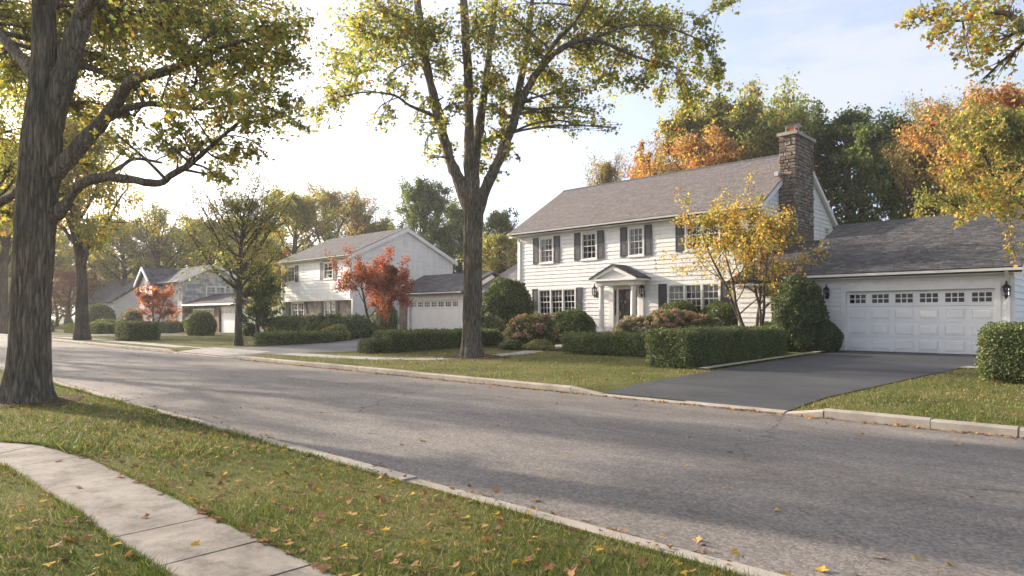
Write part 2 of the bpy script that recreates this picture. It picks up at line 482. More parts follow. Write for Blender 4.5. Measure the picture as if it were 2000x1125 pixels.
WORLDM = {}
def put(name, mesh, parent=None, loc=(0, 0, 0), rot=(0, 0, 0), scale=(1, 1, 1), **tags):
    """link a mesh (or an Empty when mesh is None); loc/rot are in world space even for children"""
    o = bpy.data.objects.new(name, mesh)
    COL.objects.link(o)
    W = Matrix.Translation(Vector(loc)) @ Matrix.Rotation(rot[2], 4, 'Z') @ Matrix.Rotation(rot[1], 4, 'Y') @ Matrix.Rotation(rot[0], 4, 'X')
    W2 = W @ Matrix.Diagonal((*scale, 1))
    WORLDM[o.name] = W2
    if parent is not None:
        o.parent = parent
        o.matrix_basis = WORLDM[parent.name].inverted() @ W2
    else:
        o.matrix_basis = W2
    if mesh is None:
        o.empty_display_size = 0.2
    for k, v in tags.items():
        o[k] = v
    return o
_unit = {}
def ubox(mat):
    if mat not in _unit:
        _unit[mat] = MB().box(-.5, .5, -.5, .5, -.5, .5).mesh('box_' + mat, mat)
    return _unit[mat]
def bx(name, mat, parent, x0, x1, y0, y1, z0, z1, **t):
    return put(name, ubox(mat), parent, ((x0 + x1) / 2, (y0 + y1) / 2, (z0 + z1) / 2), scale=(abs(x1 - x0), abs(y1 - y0), abs(z1 - z0)), **t)

def np_mesh(name, verts, faces, mat, cols=None, smooth=False, extra=None):
    """verts (N,3), faces list of (M,k) int arrays (several k allowed), cols (N,3)"""
    m = bpy.data.meshes.new(name)
    m.vertices.add(len(verts))
    m.vertices.foreach_set('co', np.asarray(verts, np.float32).ravel())
    li, ls, mi, off = [], [], [], 0
    for q, fa in enumerate(faces):
        fa = np.asarray(fa, np.int32)
        if len(fa) == 0:
            continue
        li.append(fa.ravel())
        ls.append(off + np.arange(len(fa), dtype=np.int32) * fa.shape[1])
        mi.append(np.full(len(fa), extra[q] if extra else 0, np.int32))
        off += fa.size
    li = np.concatenate(li); ls = np.concatenate(ls); mi = np.concatenate(mi)
    m.loops.add(len(li)); m.loops.foreach_set('vertex_index', li)
    m.polygons.add(len(ls)); m.polygons.foreach_set('loop_start', ls)
    m.polygons.foreach_set('material_index', mi)
    m.polygons.foreach_set('use_smooth', np.full(len(ls), bool(smooth)))
    for q in ([mat] if isinstance(mat, str) else mat):
        m.materials.append(MATS[q])
    if cols is not None:
        a = m.attributes.new('col', 'FLOAT_COLOR', 'POINT')
        c4 = np.ones((len(verts), 4), np.float32); c4[:, :3] = cols
        a.data.foreach_set('color', c4.ravel())
    m.update(calc_edges=True)
    return m
def unit(v):
    return v / np.maximum(np.linalg.norm(v, axis=-1, keepdims=True), 1e-9)

# ------------------------------------------------------------------ ground, road, kerbs, paths, driveways
def sheet(name, xs, ys, zf, mat, kind='structure'):
    X, Y = np.meshgrid(xs, ys)
    Z = np.vectorize(zf)(X, Y)
    v = np.stack([X, Y, Z], -1).reshape(-1, 3)
    nx, ny = len(xs), len(ys)
    i = (np.arange(ny - 1)[:, None] * nx + np.arange(nx - 1)[None]).ravel()
    f = np.stack([i, i + 1, i + nx + 1, i + nx], 1)
    return put(name, np_mesh(name, v, [f], mat), kind=kind)
def gz(X, Y):
    if 3.75 < Y < 11.1:
        return -0.06
    return ground(X, Y)
xs = np.concatenate([[-900, -400, -250, -160, -110, -90], np.arange(-78, 16, 2.0), [24, 50, 120, 400, 900]])
xs = np.unique(np.concatenate([xs] + [[a - 0.6, a, b, b + 0.6] for a, b in DROPS]))
ys = np.concatenate([[-500, -120, -40, -20, -10], np.arange(-6, 4, 1.0), [3.74, 3.79, 11.06, 11.1, 12.5], np.arange(13, 28, 1.5), [28.15, 34, 45, 70, 120, 250, 500, 1200]])
sheet('lawn_ground', xs, np.sort(ys), gz, 'lawn')
def roadz(X, Y):
    return 0.055 * (1 - ((Y - 7.42) / 3.6) ** 2)
sheet('road', np.concatenate([[-600, -300, -150, -100], np.arange(-80, 41, 4.0), [80, 200]]), np.linspace(3.83, 11.0, 15), roadz, 'asphalt')

rng = np.random.default_rng(7)
def kerb(name, y0, y1, segs, rounded):
    root = put(name, None, None, (0, (y0 + y1) / 2, 0), kind='structure')
    for a, b, h0, h1 in segs:
        w = 0.006
        mb = MB()
        c = 0.025
        ya, yb = (y0, y1)
        pr0 = [(ya, -0.1), (yb, -0.1), (yb, h0 - c), (yb - c, h0), (ya + c, h0), (ya, h0 - c)]
        pr1 = [(ya, -0.1), (yb, -0.1), (yb, h1 - c), (yb - c, h1), (ya + c, h1), (ya, h1 - c)]
        k = 0
        j = rng.normal(0, 0.006, 2)
        mb.v = [(a + w, p[0] + j[0], p[1] + (j[1] if p[1] > 0 else 0)) for p in pr0] + [(b - w, p[0] + j[0], p[1] + (j[1] if p[1] > 0 else 0)) for p in pr1]
        n = 6
        mb.f = [tuple(range(n)), tuple(reversed(range(n, 2 * n)))] + [(i, n + i, n + (i + 1) % n, (i + 1) % n) for i in range(n)]
        put('kerb_stone', mb.mesh('kerb_stone', 'kerb_concrete'), root)
    return root
near = []
x = 12.0
while x > -70:
    L = rng.uniform(2.2, 3.2)
    near.append((x - L, x, 0.105, 0.105)); x -= L
kerb('near_kerb', 3.69, 3.90, near, True)
far = []
DR1 = (-7.95, -4.25)
def run(x0, x1, step):
    xs_ = np.linspace(x0, x1, max(2, int(round((x1 - x0) / step)) + 1))
    return [(xs_[i], xs_[i + 1], 0.135, 0.135) for i in range(len(xs_) - 1)]
far += run(-90, -62.2, 3.0) + [(-62.2, -61.6, 0.135, 0.035), (-61.6, -57.6, 0.035, 0.035), (-57.6, -57.0, 0.035, 0.135)]
far += run(-57.0, -31.7, 3.0) + [(-31.7, -31, 0.135, 0.035), (-31, -28, 0.035, 0.035), (-28, -25.2, 0.035, 0.035), (-25.2, -24.5, 0.035, 0.135)]
far += run(-24.5, -8.7, 2.6) + [(-8.7, DR1[0], 0.135, 0.04), (DR1[0], -6.1, 0.04, 0.04), (-6.1, DR1[1], 0.04, 0.04), (DR1[1], DR1[1] + 0.6, 0.04, 0.135)]
far += [(-3.65, -2.2, 0.135, 0.135), (-2.2, -1.2, 0.135, 0.135)] + run(-1.2, 14, 2.5)
kerb('far_kerb', 10.95, 11.13, far, True)

def strip(name, mat, left, right, off, kind='structure', n=14):
    """a paved strip between two polylines (lists of x,y), laid on the ground"""
    def res(pl):
        pl = np.array(pl, float)
        s = np.concatenate([[0], np.cumsum(np.linalg.norm(np.diff(pl, axis=0), axis=1))])
        t = np.linspace(0, s[-1], n)
        return np.stack([np.interp(t, s, pl[:, 0]), np.interp(t, s, pl[:, 1])], 1)
    A, B = res(left), res(right)
    v = []
    for p, q in zip(A, B):
        for t in (0, .33, .67, 1):
            w = p * (1 - t) + q * t
            v.append((w[0], w[1], ground(w[0], max(w[1], 11.05)) + off))
    f = []
    for i in range(n - 1):
        for k in range(3):
            f.append((i * 4 + k, i * 4 + k + 1, i * 4 + k + 5, i * 4 + k + 4))
    return put(name, np_mesh(name, np.array(v), [np.array(f)], mat), kind=kind)
# right driveway: ramps from the dropped kerb up to the garage
def drive(name, mat, left, right, ymid):
    def res(pl, n=24):
        pl = np.array(pl, float)
        t = np.unique(np.concatenate([np.linspace(pl[0, 1], pl[-1, 1], n), [12.5]]))
        return np.stack([np.interp(t, pl[:, 1], pl[:, 0]), t], 1)
    A, B = res(left), res(right)
    v, f = [], []
    for p, q in zip(A, B):
        for t in np.linspace(0, 1, 5):
            w = p * (1 - t) + q * t
            v.append((w[0], w[1], ground(w[0], w[1]) + 0.014))
    n = len(A)
    for i in range(n - 1):
        for k in range(4):
            f.append((i * 5 + k, i * 5 + k + 1, i * 5 + k + 6, i * 5 + k + 5))
    return put(name, np_mesh(name, np.array(v), [np.array(f)], mat), kind='structure')
DL = [(-7.95, 11.13), (-7.85, 16), (-7.75, 21), (-7.7, 25.1)]
DRR = [(-4.25, 11.13), (-4.0, 13.5), (-3.6, 17.5), (-3.25, 20.5), (-2.9, 22.0), (-2.85, 25.1)]
drive('driveway', 'asphalt_drive', DL, DRR, 18)

drive('neighbour_driveway', 'asphalt_old_drive', [(-31.0, 11.13), (-29.8, 14), (-29.8, 18), (-32.5, 22), (-39.2, 30.2)], [(-25.2, 11.13), (-23.8, 13.2), (-22.5, 15), (-22.6, 18), (-25, 22), (-33.3, 30.2)], 20)
drive('far_driveway', 'asphalt_old_drive', [(-61.6, 11.13), (-61.5, 26.0)], [(-57.6, 11.13), (-57.5, 26.0)], 20)
strip('neighbour_apron', 'concrete', [(-31.0, 11.14), (-31.1, 12.9)], [(-25.2, 11.14), (-25.7, 12.9)], 0.02, n=6)
strip('driveway_edging', 'kerb_concrete', [(-8.35, 15.8), (-8.15, 20), (-8.0, 24.8)], [(-8.1, 15.75), (-7.93, 20), (-7.78, 24.8)], 0.06)
strip('garage_landing', 'concrete', [(-3.4, 20.0), (-1.4, 19.6)], [(-3.3, 20.6), (-1.4, 20.2)], 0.016, n=4)

def slabs(name, outer, inner, zf, mat='concrete', gap=0.008, off=0.012, thick=0.05):
    """a walk of separate slabs; outer/inner: matching lists of (x,y) joints"""
    root = put(name, None, None, (outer[0][0], outer[0][1], 0), kind='structure')
    for i in range(len(outer) - 1):
        a, b, c, d = [np.array(p, float) for p in (outer[i], outer[i + 1], inner[i + 1], inner[i])]
        u = unit(b - a) * gap
        a, b, c, d = a + u, b - u, c - u, d + u
        j = rng.normal(0, 0.003, 4)
        mb = MB()
        top = [(p[0], p[1], zf(p[0], p[1]) + off + j[k]) for k, p in enumerate((a, b, c, d))]
        bot = [(p[0], p[1], zf(p[0], p[1]) + off - thick) for p in (a, b, c, d)]
        mb.v = bot + top
        mb.f = [(0, 3, 2, 1), (4, 5, 6, 7), (0, 1, 5, 4), (1, 2, 6, 5), (2, 3, 7, 6), (3, 0, 4, 7)]
        put('slab', mb.mesh('slab', mat), root)
    return root
# near footpath: straight beside the verge, bending away at its far end
_ox = [4.5, 3.0, 1.5, 0.2, -1.1, -2.4, -3.62, -4.25, -5.05, -6.55, -8.2, -9.3, -10.0, -10.5, -10.8, -10.9]
_oy = [2.1, 2.1, 2.1, 2.1, 2.1, 2.09, 2.08, 2.07, 2.06, 2.05, 2.0, 1.84, 1.5, 1.0, 0.3, -0.8]
_ix = [4.5, 3.0, 1.5, 0.2, -1.1, -2.4, -3.62, -4.25, -5.05, -6.55, -8.1, -8.9, -9.4, -9.7, -9.9, -10.0]
_iy = [1.38, 1.38, 1.38, 1.38, 1.38, 1.38, 1.39, 1.40, 1.40, 1.39, 1.33, 1.2, 0.95, 0.55, 0.0, -1.0]
PATH_O, PATH_I = list(zip(_ox, _oy)), list(zip(_ix, _iy))
slabs('near_footpath', PATH_O, PATH_I, ground, 'walk_concrete')
# far walk from the neighbour's driveway round the street tree to the front door
FW = [(-26.0, 12.6), (-23.5, 12.75), (-21.0, 12.9), (-18.6, 13.35), (-17.0, 14.3), (-16.4, 16.0), (-16.5, 18.0), (-17.2, 20.0), (-18.0, 22.0), (-18.6, 24.0), (-18.9, 26.6)]
def offs(pl, w):
    pl = np.array(pl); t = unit(np.gradient(pl, axis=0)); nrm = np.stack([-t[:, 1], t[:, 0]], 1)
    return [tuple(p) for p in pl + nrm * w], [tuple(p) for p in pl - nrm * w]
o_, i_ = offs(FW, 0.42)
slabs('front_walk', o_, i_, ground)
FW2 = [(-31.2, 12.1), (-34, 12.2), (-38, 12.25), (-43, 12.25), (-50, 12.25), (-55.8, 12.25)]
o_, i_ = offs(FW2, 0.38)
slabs('far_footpath', o_, i_, ground)

# ------------------------------------------------------------------ building pieces
def wedge_board(mat):
    k = 'wedge_' + mat
    if k not in _unit:
        m = MB()
        m.v = [(0, 0, 0), (1, 0, 0), (1, 0, 1), (0, 0, 1), (0, -1, 0), (1, -1, 0), (1, -.3, 1), (0, -.3, 1)]
        m.f = [(0, 1, 2, 3), (4, 5, 6, 7), (0, 1, 5, 4), (1, 2, 6, 5), (2, 3, 7, 6), (3, 0, 4, 7)]
        _unit[k] = m.mesh(k, mat)
    return _unit[k]
def cut(a, b, holes):
    segs = [(a, b)]
    for h0, h1 in holes:
        segs = [s for a_, b_ in segs for s in ((a_, min(b_, h0)), (max(a_, h1), b_)) if s[1] - s[0] > 0.02]
    return segs
def siding(parent, face, c, z0, z1, ext, holes, exp=0.2, mat='siding', name='siding_board', th=0.04):
    """face 'front': wall plane Y=c along X; face 'side': wall plane X=c along Y, looking to +X. ext(z)->(a,b)"""
    z = z0
    while z < z1 - 0.02:
        h = min(exp, z1 - z)
        a, b = ext(z + h * 0.5)
        hs = [(h0, h1) for h0, h1, w0, w1 in holes if w0 < z + h * .55 and w1 > z + h * .45]
        for s0, s1 in cut(a, b, hs):
            jit = rng.uniform(0.85, 1.2)
            if face == 'front':
                put(name, wedge_board(mat), parent, (s0, c, z), scale=(s1 - s0, th * jit, h + 0.02))
            else:
                put(name, wedge_board(mat), parent, (c, s0, z), rot=(0, 0, R(90)), scale=(s1 - s0, th * jit, h + 0.02))
        z += exp
def wplace(face, c, u, w, zz):
    """wall coordinates (along, outwards, up) -> world"""
    return (u, c - w, zz) if face == 'front' else (c + w, u, zz)
_wm = {}
def window(parent, face, c, a, b, z0, z1, units=1, cols=3, rows=2, shutters=True, sw=0.36, curt=True, sill=True, name='window', double=True):
    rz = 0 if face == 'front' else R(90)
    W, Hh = b - a, z1 - z0
    key = (round(W, 2), round(Hh, 2), units, cols, rows, double)
    org = wplace(face, c, a, 0, z0)
    cas, dep = 0.09, 0.06
    uw = (W - cas * (units + 1)) / units
    if key not in _wm:
        m = MB()
        m.box(0, W, -dep, 0.1, Hh - cas, Hh)
        m.box(0, W, -dep, 0.1, 0, cas * .6)
        for i in range(units + 1):
            x0 = i * (uw + cas)
            m.box(x0, x0 + cas, -dep + .002, 0.098, cas * .6, Hh - cas)
        _wm[key] = m.mesh('window_frame', 'trim')
        n = MB()
        sb, mu = 0.045, 0.024
        zb, zt = cas * .6, Hh - cas
        zm = (zb + zt) / 2
        sashes = [(zb, zm + .02, 0.028), (zm - .02, zt, -.004)] if double else [(zb, zt, 0)]
        for i in range(units):
            x0 = cas + i * (uw + cas); x1 = x0 + uw
            for s0, s1, yy in sashes:
                n.box(x0, x0 + sb, yy, yy + .03, s0, s1); n.box(x1 - sb, x1, yy, yy + .03, s0, s1)
                n.box(x0 + sb, x1 - sb, yy + .001, yy + .031, s0, s0 + sb); n.box(x0 + sb, x1 - sb, yy + .001, yy + .031, s1 - sb, s1)
                for k in range(1, cols):
                    xc = x0 + sb + (uw - 2 * sb) * k / cols
                    n.box(xc - mu / 2, xc + mu / 2, yy + .004, yy + .026, s0 + sb, s1 - sb)
                for k in range(1, rows):
                    zc = s0 + sb + (s1 - s0 - 2 * sb) * k / rows
                    n.box(x0 + sb, x1 - sb, yy + .006, yy + .024, zc - mu / 2, zc + mu / 2)
        _wm[key + ('sash',)] = n.mesh('window_sash', 'trim')
    fr = put(name, _wm[key], parent, org, (0, 0, rz))
    put('sash', _wm[key + ('sash',)], fr, org, (0, 0, rz))
    if 'pane' not in _wm:
        _wm['pane'] = MB().poly([(0, 0, 0), (1, 0, 0), (1, 0, 1), (0, 0, 1)]).mesh('pane', 'glass')
    sb = 0.045
    zb, zt = cas * .6, Hh - cas
    zm = (zb + zt) / 2
    sashes = [(zb, zm + .02, 0.045), (zm - .02, zt, .011)] if double else [(zb, zt, .015)]
    for i in range(units):
        x0 = cas + i * (uw + cas)
        for s0, s1, yy in sashes:
            pw, ph = (uw - 2 * sb) / cols, (s1 - s0 - 2 * sb) / rows
            for k in range(cols):
                for q in range(rows):
                    put('pane', _wm['pane'], fr, wplace(face, c, a + x0 + sb + k * pw, -yy, z0 + s0 + sb + q * ph), (0, 0, rz), (pw, 1, ph))
    # shallow room behind, its darkness painted in as near-black walls, with curtains
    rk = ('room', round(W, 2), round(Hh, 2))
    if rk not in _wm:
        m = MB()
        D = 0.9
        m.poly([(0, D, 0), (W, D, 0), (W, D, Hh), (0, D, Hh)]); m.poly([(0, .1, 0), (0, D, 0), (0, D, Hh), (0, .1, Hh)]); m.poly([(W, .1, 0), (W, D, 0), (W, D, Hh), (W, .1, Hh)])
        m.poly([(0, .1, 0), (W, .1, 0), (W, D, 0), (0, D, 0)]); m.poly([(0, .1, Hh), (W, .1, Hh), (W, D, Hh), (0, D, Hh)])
        _wm[rk] = m.mesh('room', 'interior_shade')
    put('room_shade_lining', _wm[rk], fr, org, (0, 0, rz))
    if curt:
        pat = rng.choice(['sides', 'top', 'both'])
        for i in range(units):
            x0 = cas + i * (uw + cas)
            m = MB()
            def drape(xa, xb, za, zb_):
                nn = max(4, int((xb - xa) / 0.04))
                for k in range(nn):
                    u0, u1 = xa + (xb - xa) * k / nn, xa + (xb - xa) * (k + 1) / nn
                    y0_, y1_ = .16 + .02 * (k % 2), .16 + .02 * ((k + 1) % 2)
                    m.poly([(u0, y0_, za), (u1, y1_, za), (u1, y1_, zb_), (u0, y0_, zb_)])
            f_ = rng.uniform(.18, .34)
            if pat in ('sides', 'both'):
                drape(x0, x0 + uw * f_, 0, Hh); drape(x0 + uw * (1 - f_), x0 + uw, 0, Hh)
            if pat in ('top', 'both'):
                drape(x0, x0 + uw, Hh * rng.uniform(.5, .75), Hh)
            put('curtain', m.mesh('curtain', 'curtain'), fr, org, (0, 0, rz))
    if sill:
        p0, p1 = wplace(face, c, a - .05, .09, z0 - .06), wplace(face, c, b + .05, -.02, z0 - .002)
        bx('sill', 'trim', fr, min(p0[0], p1[0]), max(p0[0], p1[0]), min(p0[1], p1[1]), max(p0[1], p1[1]), p0[2], p1[2])
    if shutters:
        sides_ = (-1, 1) if shutters is True else shutters
        for s in sides_:
            u0 = a - sw - .01 if s < 0 else b + .01
            shutter(parent, face, c, u0, u0 + sw, z0 - .02, z1 + .01)
    return fr
def shutter(parent, face, c, a, b, z0, z1):
    rz = 0 if face == 'front' else R(90)
    W, Hh = b - a, z1 - z0
    key = ('sh', round(W, 2), round(Hh, 2))
    if key not in _wm:
        m = MB()
        st = 0.055
        m.box(0, W, -.045, -.03, 0.005, Hh - .005)
        m.box(0, st, -.07, -.04, 0, Hh); m.box(W - st, W, -.07, -.04, 0, Hh)
        for zc in (0, Hh * .47, Hh - st * 1.3):
            m.box(st, W - st, -.069, -.041, zc, zc + st * 1.3)
        for za, zb in ((st * 1.3, Hh * .47), (Hh * .47 + st * 1.3, Hh - st * 1.3)):
            m.box(st + .03, W - st - .03, -.06, -.044, za + .03, zb - .03)
        _wm[key] = m.mesh('shutter', 'shutter')
    put('shutter', _wm[key], parent, wplace(face, c, a, 0, z0), (0, 0, rz))

def shingle_mesh(colr, i, mat='shingle'):
    m = MB()
    m.v = [(0, 0, 0), (1, 0, 0), (1, 1, 0), (0, 1, 0), (0, 0, 1), (1, 0, 1), (1, 1, .25), (0, 1, .25)]
    m.f = [(0, 3, 2, 1), (4, 5, 6, 7), (0, 1, 5, 4), (1, 2, 6, 5), (2, 3, 7, 6), (3, 0, 4, 7)]
    me = m.mesh('shingle', mat)
    a = me.attributes.new('col', 'FLOAT_COLOR', 'POINT')
    a.data.foreach_set('color', np.tile([*colr, 1], 8).astype(np.float32))
    return me
def shingle_roof(roof, x0, x1, ye, ze, yr, zr, palette, tab=0.33, exp=0.17, singles=300, dist=0):
    """shingle tabs over the front slope: the nearest ones are objects, the rest one mass"""
    ang = math.atan2(zr - ze, yr - ye)
    L = math.hypot(zr - ze, yr - ye)
    up = np.array([0, math.cos(ang), math.sin(ang)]); nn = np.array([0, -math.sin(ang), math.cos(ang)])
    rows = int(L / exp)
    items = []
    for r_ in range(rows + 1):
        s = min(r_ * exp, L - .05)
        x = x0 - rng.uniform(0, tab)
        while x < x1:
            w = tab * rng.uniform(.6, 1.25)
            a, b = max(x, x0), min(x + w - .012, x1)
            if b - a > .05:
                p = np.array([a, ye, ze]) + up * (s + rng.normal(0, .004)) + nn * .003
                ln = min(exp + .06, L - s)
                items.append((p, b - a, ln, rng.uniform(.012, .019), int(rng.integers(len(palette)))))
            x += w
    mats_ = [shingle_mesh(c, i) for i, c in enumerate(palette)]
    order = sorted(range(len(items)), key=lambda i: np.hypot(items[i][0][0], items[i][0][1]))
    # the ones that show largest: nearest and lowest on the slope
    for i in order[:singles]:
        p, w, ln, th, c = items[i]
        put('shingle', mats_[c], roof, p, (ang, 0, 0), (w, ln, th))
    rest = [items[i] for i in order[singles:]]
    if rest:
        base = np.array([(0, 0, 0), (1, 0, 0), (1, 1, 0), (0, 1, 0), (0, 0, 1), (1, 0, 1), (1, 1, .25), (0, 1, .25)])
        P = np.array([q[0] for q in rest]); S = np.array([(q[1], q[2], q[3]) for q in rest])
        loc = base[None] * S[:, None]
        v = P[:, None] + loc[..., :1] * np.array([1, 0, 0]) + loc[..., 1:2] * up + loc[..., 2:] * nn
        fb = np.array([(4, 5, 6, 7), (0, 1, 5, 4), (1, 2, 6, 5), (2, 3, 7, 6), (3, 0, 4, 7)])
        f = (np.arange(len(rest)) * 8)[:, None, None] + fb[None]
        cols = np.repeat(np.array([palette[q[4]] for q in rest]), 8, 0)
        put('shingle_courses', np_mesh('shingle_courses', v.reshape(-1, 3), [f.reshape(-1, 4)], 'shingle', cols), roof, kind='stuff')
def gable_roof(parent, x0, x1, ye0, ze0, yr, zr, ye1, ze1, mat, th=0.16, name='roof'):
    prof = [(ye0, ze0 - th), (ye0, ze0), (yr, zr), (ye1, ze1), (ye1, ze1 - th), (yr, zr - th * 1.15)]
    return put(name, MB().prism(prof, 'x', x0, x1).mesh(name, mat), parent)
def rake(parent, X0, X1, ya, za, yb, zb, h=0.24, mat='trim', name='rake_board'):
    """sloping trim board along a gable, from (ya,za) to (yb,zb) (top edge)"""
    put(name, MB().prism([(ya, za), (yb, zb), (yb, zb - h), (ya, za - h)], 'x', X0, X1).mesh(name, mat), parent)
def gutter(parent, x0, x1, y, z):
    put('gutter', MB().prism([(y, z), (y - .03, z - .02), (y - .13, z - .03), (y - .15, z + .05), (y - .12, z + .05), (y - .1, z - .0), (y, z + .03)], 'x', x0, x1).mesh('gutter', 'trim'), parent)
def downspout(parent, x, y, z0, z1):
    m = MB()
    m.box(x - .05, x + .05, y - .09, y - .01, z0, z1 - .35)
    m.prism([(y - .09, z1 - .37), (y - .01, z1 - .37), (y - .38, z1), (y - .46, z1)], 'x', x - .049, x + .049)
    put('downspout', m.mesh('downspout', 'trim'), parent)
def lantern(parent, x, y, z, s=1.0):
    """black carriage lamp on a front wall at (x, y), centre height z"""
    m = MB()
    m.box(-.05, .05, -.02, 0, -.16, .1)
    m.prism([(-.02, -.02), (-.02, .02), (-.1, .13), (-.13, .13)], 'x', -.012, .012)
    cy_ = -.15
    m.lathe([(.012, .42), (.03, .36), (.02, .33), (.13, .22), (.12, .205), (.02, .2)], 6, 0, cy_)
    for k in range(6):
        t = math.pi / 3 * k
        ca, sa = math.cos(t), math.sin(t)
        m.prism([(ca * .105 - .008, cy_ + sa * .105 - .008), (ca * .105 + .008, cy_ + sa * .105 - .008), (ca * .105 + .008, cy_ + sa * .105 + .008), (ca * .105 - .008, cy_ + sa * .105 + .008)], 'z', -.05, .21)
    m.lathe([(.01, -.17), (.03, -.13), (.05, -.08), (.085, -.05), (.02, -.045)], 6, 0, cy_)
    o = put('lantern', m.mesh('lantern', 'iron'), parent, (x, y, z), scale=(s, s, s))
    put('lantern_glass', MB().lathe([(.08, -.05), (.098, .2)], 6, 0, cy_).mesh('lantern_glass', 'glass'), o, (x, y, z), scale=(s, s, s))
def raised_panel():
    if 'rp' not in _unit:
        m = MB()
        m.v = [(0, 0, 0), (1, 0, 0), (1, 0, 1), (0, 0, 1), (.025, -.9, .05), (.975, -.9, .05), (.975, -.9, .95), (.025, -.9, .95), (.05, .1, .1), (.95, .1, .1), (.95, .1, .9), (.05, .1, .9), (.085, -.9, .18), (.915, -.9, .18), (.915, -.9, .82), (.085, -.9, .82)]
        f = []
        for k in range(3):
            for i in range(4):
                j = (i + 1) % 4
                f.append((k * 4 + i, k * 4 + j, k * 4 + 4 + j, k * 4 + 4 + i))
        f.append((12, 13, 14, 15))
        m.f = f
        _unit['rp'] = m.mesh('raised_panel', 'door_white')
    return _unit['rp']
def garage_door(parent, x0, x1, y, z0, z1, ncol, panels=True):
    """sectional door, plane at y (faces -Y): four sections, the top one glazed"""
    W, Hh = x1 - x0, z1 - z0
    sh = Hh / 4
    root = put('garage_door', MB().box(x0, x1, y + .032, y + .07, z0, z1 - sh).mesh('garage_door', 'door_white'), parent)
    cw = W / ncol
    for r_ in range(4):
        za, zb = z0 + r_ * sh + .006, z0 + (r_ + 1) * sh - .006
        if r_ < 3:
            bx('section', 'door_white', root, x0 + .004, x1 - .004, y, y + .031, za, zb)
            if panels:
                for k in range(ncol):
                    put('panel', raised_panel(), root, (x0 + k * cw + cw * .12, y - .001, za + sh * .17), scale=(cw * .76, .018, sh * .62))
        else:
            m = MB()
            wz0, wz1 = za + sh * .22, zb - sh * .2
            m.box(x0 + .004, x1 - .004, y, y + .03, za, wz0); m.box(x0 + .004, x1 - .004, y, y + .03, wz1, zb)
            xs_ = [x0 + .004]
            for k in range(ncol):
                xs_ += [x0 + k * cw + cw * .14, x0 + (k + 1) * cw - cw * .14]
            xs_.append(x1 - .004)
            for k in range(0, len(xs_), 2):
                m.box(xs_[k], xs_[k + 1], y + .0005, y + .0295, wz0, wz1)
            put('section', m.mesh('glazed_section', 'door_white'), root)
            for k in range(ncol):
                a, b = x0 + k * cw + cw * .14, x0 + (k + 1) * cw - cw * .14
                gm = MB()
                for q in (1, 2):
                    xc = a + (b - a) * q / 3
                    gm.box(xc - .014, xc + .014, y + .001, y + .029, wz0, wz1)
                zc = (wz0 + wz1) / 2
                gm.box(a, b, y + .003, y + .027, zc - .014, zc + .014)
                for t in (0,):
                    gm.box(a, b, y - .01, y + .002, wz0 - .025, wz0); gm.box(a, b, y - .01, y + .002, wz1, wz1 + .025)
                    gm.box(a - .025, a, y - .01, y + .002, wz0 - .025, wz1 + .025); gm.box(b, b + .025, y - .01, y + .002, wz0 - .025, wz1 + .025)
                put('window_grid', gm.mesh('window_grid', 'door_white'), root)
                for q in range(3):
                    for t in range(2):
                        put('pane', _wm['pane'], root, (a + (b - a) * q / 3, y + .02, wz0 + (wz1 - wz0) * t / 2), scale=((b - a) / 3, 1, (wz1 - wz0) / 2))
    bx('glazing_shade_backing', 'interior_shade', root, x0, x1, y + .5, y + .52, z1 - sh - .1, z1)  # added dark sheet, painted shade of the unlit garage behind the panes
    return root
# ------------------------------------------------------------------ main white house
WY = 28.3                                     # front wall plane
HX0, HX1 = -26.35, -12.0
HB = 0.45
EZ, EY, RY, RZ_, EY1 = 6.38, 27.85, 32.85, 9.53, 37.85
house = put('house', None, None, (-19.2, WY, HB), label='large white clapboard house with dark shutters, columned front door and stone chimney', category='house')
bx('foundation', 'mortar', house, HX0 + .05, HX1 - .05, WY + .05, 37.3, 0.1, HB + .25)
def WX(px): return ux(px, WY)
def WZ(px, py): return uz(px, py, WY)
holes = []
def win1(pa, pb, pt, pb_, units, shs, **k):
    a, b = WX(pa), WX(pb)
    mid = (pa + pb) / 2
    z1, z0 = WZ(mid, pt), WZ(mid, pb_)
    holes.append((a + .02, b - .02, z0 + .02, z1 - .02))
    window(house, 'front', WY, a, b, z0, z1, units=units, shutters=shs, **k)
win1(1054, 1082, 463, 514, 1, True, sw=.44)
win1(1135.5, 1167, 453, 507, 1, True, sw=.44)
win1(1227, 1259, 442, 500, 1, True, sw=.44)
win1(1338, 1408, 425, 488, 2, True, sw=.46)
win1(1052, 1125.7, 563, 615, 3, True, sw=.42)
win1(1304, 1408, 552.5, 613, 3, True, sw=.46)
# front door recess
DX0, DX1 = WX(1207), WX(1233)
DZ0 = 0.85
DZ1 = WZ(1220, 565)
SLX = WX(1193)                       # sidelight outer edge
SRX = DX1 + (DX0 - SLX)
holes.append((SLX - .05, SRX + .05, HB, DZ1 + .12))
siding(house, 'front', WY, HB + .2, EZ - .28, lambda z: (HX0 + .1, HX1 - .1), holes, 0.205)
rise = (RZ_ - EZ) / (RY - EY)
def gext(z):
    t = max(0, (z - (EZ + rise * .45) + .1)) / rise
    return (WY + t, 37.4 - t)
gh = [(36.1, 36.75, 5.62, 6.22)]
siding(house, 'side', HX1, HB + .2, RZ_ - .35, gext, gh, 0.205)
window(house, 'side', HX1, 36.05, 36.8, 5.55, 6.27, 1, 2, 2, False)
for y_ in (WY, 37.4):
    bx('corner_board', 'trim', house, HX1 - .1, HX1 + .035, y_ - .035 if y_ == WY else y_ - .1, y_ + .1 if y_ == WY else y_ + .035, HB + .2, EZ - .15)
bx('corner_board', 'trim', house, HX0 - .035, HX0 + .1, WY - .035, WY + .1, HB + .2, EZ - .15)
